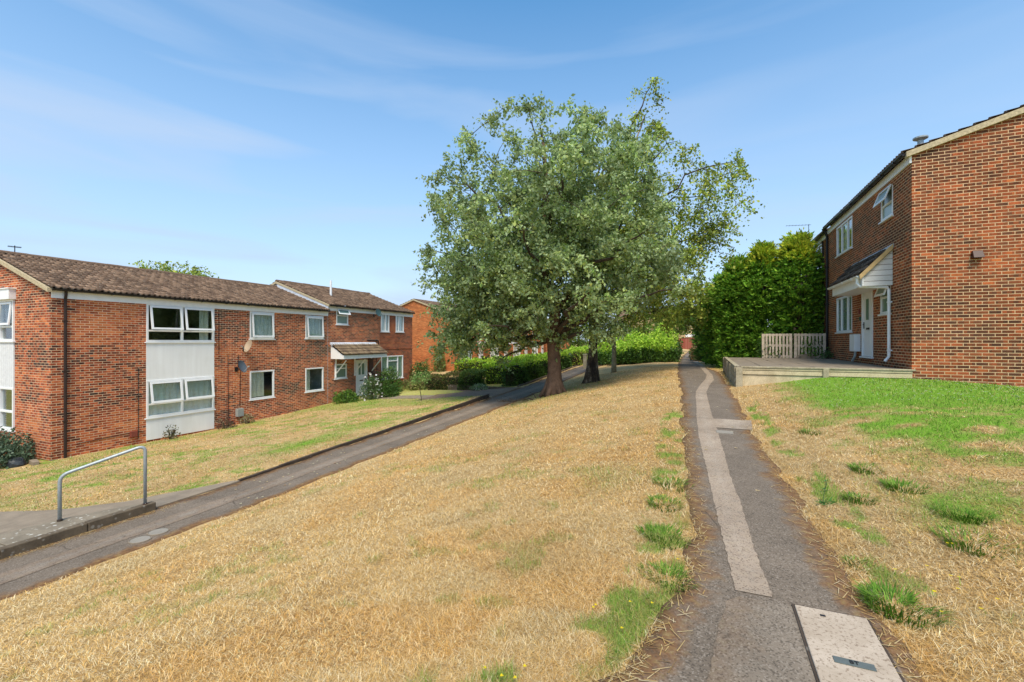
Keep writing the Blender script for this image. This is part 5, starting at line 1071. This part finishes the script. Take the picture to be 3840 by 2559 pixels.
# ------------------------------------------------------------ grass blades, weeds, litter
STRAW = np.array([(.73, .53, .225), (.79, .62, .31), (.65, .435, .16), (.82, .68, .41), (.44, .28, .10), (.70, .46, .155), (.29, .18, .07)])
GRS = np.array([(.13, .29, .02), (.17, .34, .03), (.23, .35, .05), (.08, .20, .015)])
def in_paving(X, Y):
    a = (X > -9.03) & (X < -6.95); b = (X < -8.36) & (X > -13.5) & (Y < np.interp(X, [-13.5, -10.9, -10, -9.5, -8.37], [3.45, 4.05, 4.4, 4.7, 6.1])) & (Y > -3)
    a = np.where(Y > 4.7, (X > -8.40) & (X < -6.95), a)
    return (a & (Y < 60)) | b
def blades(name, n, rmin, rmax, region, length, width, lie, colmode, seed, kind_green=False):
    r_ = np.random.default_rng(seed); R = rmin*(rmax/rmin)**r_.random(n*2); A_ = YAW+radians(90)+radians(126)*(r_.random(n*2)-.5); X = R*np.cos(A_); Y = R*np.sin(A_)
    pl = np.interp(Y, pLy, pLx)+.02+.12*(vnoise(Y, Y*0, 11, .35)-.5); pr = np.interp(Y, pRy, pRx)-.02+.12*(vnoise(Y, Y*0, 13, .35)-.5)
    ok = ~((X > pl) & (X < pr)) & ~in_paving(X, Y) & (X > -17.6) & ~((X > 4.55) & (Y > 13.9)) & ~((X > .68) & (Y > 13.8) & (Y < 22)) & ~((X > -12.4) & (X < -8.3) & (Y > 17.6) & (Y < 21)) & region(X, Y)
    G_ = green(X, Y)
    gsel = r_.random(n*2) < np.clip(G_*(.25+1.3*vnoise(X, Y, 71, .13))+2.6*np.clip(G_-.72, 0, 1), 0, 1)
    ok &= gsel if kind_green else ~(gsel & (r_.random(n*2) < G_-.15)) & ~((G_ > .85) & (r_.random(n*2) < .8))
    X = X[ok][:n]; Y = Y[ok][:n]; G_ = G_[ok][:n]; m = len(X); dist = np.hypot(X, Y); Z = hz_(X, Y)
    az = r_.random(m)*2*pi; el = radians(lie[0])+radians(lie[1]-lie[0])*r_.random(m)**1.5; Ln = length*(.5+.9*r_.random(m)); wd = np.maximum(width, .00068*dist)*(.7+.6*r_.random(m))
    tuft = .55+.9*vnoise(X, Y, 51, .18); Ln = Ln*tuft
    d_ = np.stack([np.cos(az)*np.cos(el), np.sin(az)*np.cos(el), np.sin(el)], 1); s = np.stack([-np.sin(az), np.cos(az), 0*az], 1)
    b = np.stack([X, Y, Z-.002+(r_.random(m)*.012 if not kind_green else 0)], 1); mid = b+d_*(Ln*.55)[:, None]; tip = b+d_*Ln[:, None]; tip[:, 2] -= Ln*.22*np.cos(el)*r_.random(m); tip[:, 2] = np.maximum(tip[:, 2], Z+.002)
    V = np.stack([b-s*wd[:, None]*.5, b+s*wd[:, None]*.5, mid+s*wd[:, None]*.42, mid-s*wd[:, None]*.42, tip], 1).reshape(-1, 3); k = np.arange(m)*5
    F = np.concatenate([np.stack([k, k+1, k+2], 1), np.stack([k, k+2, k+3], 1), np.stack([k+3, k+2, k+4], 1)])
    pal = GRS if kind_green else STRAW; lowf = vnoise(X, Y, 61, 1.1)*.6+vnoise(X, Y, 62, .4)*.4
    c = pal[np.clip((r_.random(m)*.6+lowf*.5)*len(pal), 0, len(pal)-1).astype(int)]
    if not kind_green:
        wm = (G_[:, None]*.75); c = c*(1-wm)+np.array([.26, .30, .07])*wm; c = c*(1+.5*(lowf-.5))[:, None]*(1-np.array([0, .07, .17])*(vnoise(X, Y, 63, .7) > .62)[:, None])
    else: yv = (r_.random(m) < .25); c = np.where(yv[:, None], c*.4+np.array([.45, .38, .13])*.6, c)
    c = c*(1+.16*r_.normal(size=(m, 1))).clip(.5, 1.5)
    o = arr_obj(name, V, F, M['blade'], attrs={'Col': np.repeat(c, 5, axis=0).clip(0, 1)}); o['kind'] = 'stuff'; return o
al = lambda X, Y: np.ones_like(X, bool)
o = blades('dry_grass', 850000, 1.4, 26, al, .048, .0009, (2, 42), 0, 101); tag(o, 'parched straw-coloured grass covering the bank and lawns', 'grass')
o = blades('green_grass', 220000, 1.5, 26, al, .055, .0017, (30, 80), 0, 102, True); tag(o, 'tufts and patches of living green grass in the parched lawns', 'grass')
def tuft(lab, x, y, r, hh, n, name='grass_tuft', cat='grass tuft', cols=GRS*.8, group='green tufts in the right lawn'):
    bz = h(x, y); hh *= .72; a = rng.random(n)*2*pi; q = r*np.sqrt(rng.random(n))*1.3*(.45+1.1*vnoise(a*.9, a*0+x*7, 5, .9)); P = np.stack([x+q*np.cos(a), y+q*np.sin(a), np.full(n, bz-.005)], 1); out = np.stack([np.cos(a)*.6, np.sin(a)*.6, np.ones(n)], 1)
    d_ = out+unit(n)*.35; d_[:, 2] = np.abs(d_[:, 2]); d_ /= np.linalg.norm(d_, axis=1, keepdims=True); Ln = hh*(.5+.7*rng.random(n)); s = np.cross(d_, [0, 0, 1.0]); s /= np.linalg.norm(s, axis=1, keepdims=True)+1e-9; w = .0035
    mid = P+d_*(Ln*.55)[:, None]; tip = P+d_*Ln[:, None]+out*[1, 1, 0]*(Ln*.3)[:, None]; tip[:, 2] -= Ln*.2
    V = np.stack([P-s*w, P+s*w, mid+s*w*.8, mid-s*w*.8, tip], 1).reshape(-1, 3)-0; k = np.arange(n)*5; F = np.concatenate([np.stack([k, k+1, k+2], 1), np.stack([k, k+2, k+3], 1), np.stack([k+3, k+2, k+4], 1)])
    c = cols[rng.integers(0, len(cols), n)]*(1+.2*rng.normal(size=(n, 1))).clip(.5, 1.5)
    o = arr_obj(name, V, F, M['blade'], loc=(x, y, bz), attrs={'Col': np.repeat(c, 5, axis=0).clip(0, 1)}); return tag(o, lab, cat, group)
for (x, y, r, hh, n, lb) in ((.97, 3.22, .13, .14, 520, 'bright green tuft at the path edge just beyond the speckled cover'), (1.27, 5.0, .09, .10, 260, 'small dark green tuft right of the tall weed'), (1.68, 5.35, .12, .14, 320, 'green tuft with upright blades farther right of the tall weed'), (1.54, 5.9, .14, .10, 320, 'flat green tuft behind the upright one'),
                             (1.70, 4.2, .16, .12, 380, 'broad green tuft near the right edge of the lawn'), (1.45, 7.9, .16, .09, 300, 'low green tuft far up the right lawn before the lush grass'), (.93, 3.72, .07, .07, 140, 'small leafy tuft on the path fringe above the bright one'), (1.9, 4.7, .15, .13, 300, 'green tuft close to the right edge, behind the broad one'),
                             (-.22, 3.05, .10, .10, 300, 'green tuft on the left fringe of the path, nearest the camera'), (-.30, 3.65, .12, .10, 320, 'second green tuft up the left fringe of the path'), (-.36, 4.35, .12, .10, 320, 'third green tuft up the left fringe of the path'), (-.34, 4.95, .14, .10, 340, 'widest green tuft up the left fringe of the path')):
    tuft(lb, x, y, r, hh, n)
# tall weed
wx_, wy_ = .97, 4.85; bz = h(wx_, wy_); WD = root('weed', 'tall bent weed with a leafy base beside the right path', 'weed', (wx_, wy_, bz))
MB().tube([(wx_, wy_, bz), (wx_+.01, wy_, bz+.1), (wx_+.03, wy_, bz+.2), (wx_+.015, wy_, bz+.25)], [.004, .004, .003, .002], 5).obj('stem', plain('weed_stem', (.10, .16, .05)), WD)
P = np.array([wx_, wy_, bz+.01])+rng.normal(size=(40, 3))*[.02, .02, .01]; leaves('base_leaves', P[:22], .07, [(.12, .26, .06), (.16, .32, .08)], M['leaf'], WD, dirs=np.stack([rng.normal(size=22), rng.normal(size=22), np.full(22, .5)], 1), aspect=.3)
P = np.array([wx_, wy_, bz])+np.stack([.02+rng.normal(size=22)*.012, rng.normal(size=22)*.012, .08+.2*rng.random(22)], 1); leaves('stem_leaves', P[:12], .035, [(.12, .26, .08)], M['leaf'], WD, aspect=.4)
# daisies in the lush grass, dandelions along the path, fallen leaves
def specks(name, n, gen, size, cols, lab, cat, zoff=.05):
    X, Y = gen(n); P = np.stack([X, Y, hz_(X, Y)+zoff*(.6+.6*rng.random(len(X)))], 1); P = np.repeat(P, 3, axis=0)
    k = np.tile(np.arange(3), len(X))*2*pi/3; d_ = np.stack([np.cos(k), np.sin(k), np.full(len(k), .15)], 1); s = np.cross(d_, [0, 0, 1.0]); c_ = P; V = np.stack([c_-d_*size*.4+s*size*.1, c_+d_*size*.3-s*size*.5, c_+d_*size, c_+d_*size*.3+s*size*.5], 1).reshape(-1, 3)
    F = np.arange(len(V)).reshape(-1, 4); c = np.asarray(cols)[np.repeat(rng.integers(0, len(cols), len(X)), 3)]; o = arr_obj(name, V, F, M['blade'], attrs={'Col': np.repeat(c, 4, axis=0)}); o['kind'] = 'stuff'; tag(o, lab, cat)
specks('daisies', 900, lambda n: (2.0+5.2*rng.random(n), 9.4+4.3*rng.random(n)**.7), .014, [(.8, .8, .76)], 'white daisies scattered in the lush grass below the gable', 'daisies', .07)
def dgen(n):
    Y = 1.8+7*rng.random(n)**1.5; s_ = rng.random(n) < .6; X = np.where(s_, np.interp(Y, pRy, pRx)+.1+.7*rng.random(n), np.interp(Y, pLy, pLx)-.05-.4*rng.random(n)); return X, Y
specks('dandelions', 60, dgen, .011, [(.75, .58, .02)], 'little yellow flowers along both fringes of the right path', 'flowers', .06)
specks('fallen_leaves', 260, lambda n: (np.where(rng.random(n) < .7, -8.2+1.1*rng.random(n), -.9+1.4*rng.random(n)), 5+22*rng.random(n)), .028, [(.5, .38, .2), (.35, .2, .08), (.55, .5, .32)], 'pale fallen leaves scattered on the paths', 'leaves', .022)
o = blades_ = None
# straw and litter lying along the kerb foot and path fringes
def litter(n, gen, lab, name='straw_litter'):
    X, Y = gen(n); Z = hz_(X, Y)+.02; az = rng.random(n)*2*pi; Ln = .03+.07*rng.random(n); d_ = np.stack([np.cos(az), np.sin(az), .08+0*az], 1); s = np.stack([-np.sin(az), np.cos(az), 0*az], 1)*.0022
    b = np.stack([X, Y, Z], 1); V = np.stack([b-s, b+s, b+d_*Ln[:, None]+s*.5, b+d_*Ln[:, None]-s*.5], 1).reshape(-1, 3); c = STRAW[rng.integers(0, 7, n)]*.8
    o = arr_obj(name, V, np.arange(4*n).reshape(n, 4), M['blade'], attrs={'Col': np.repeat(c, 4, axis=0)}); o['kind'] = 'stuff'; tag(o, lab, 'straw')
def lg(n):
    k = rng.random(n); Y = np.where(k < .35, 1+4*rng.random(n), 1.8+9*rng.random(n)**1.6); sd = rng.random(n) < .5; e = np.abs(rng.normal(size=n))*.07
    X = np.where(k < .35, -8.29+e, np.where(sd, np.interp(Y, pLy, pLx)+e, np.interp(Y, pRy, pRx)-e)); return X, Y
litter(2000, lg, 'loose dry stalks lying along the kerb foot and path fringes')
# fallen twiggy branch by the big tree
bx, by = -6.35, 16.1; bz = h(bx, by); br = MB().tube([(bx+.55, by+.2, bz+.05), (bx+.2, by, bz+.16), (bx-.5, by-.3, bz+.04), (bx-.9, by-.45, bz+.03)], [.03, .025, .018, .008], 6)
for k in range(26):
    t = rng.random(); p = Vector((bx+.4-1.3*t, by+.15-.6*t, bz+.06)); br.tube([p, p+Vector((rng.normal()*.2, rng.normal()*.2, .02+.12*rng.random()))], [.008, .003], 4)
br.tube([(bx+.5, by+.2, bz+.05), (bx+.28, by+.3, bz+.30), (bx+.12, by+.32, bz+.36)], [.022, .016, .008], 5)
tag(br.obj('fallen_branch', M['limb']), 'dead twiggy branch lying left of the big tree trunk', 'branch')
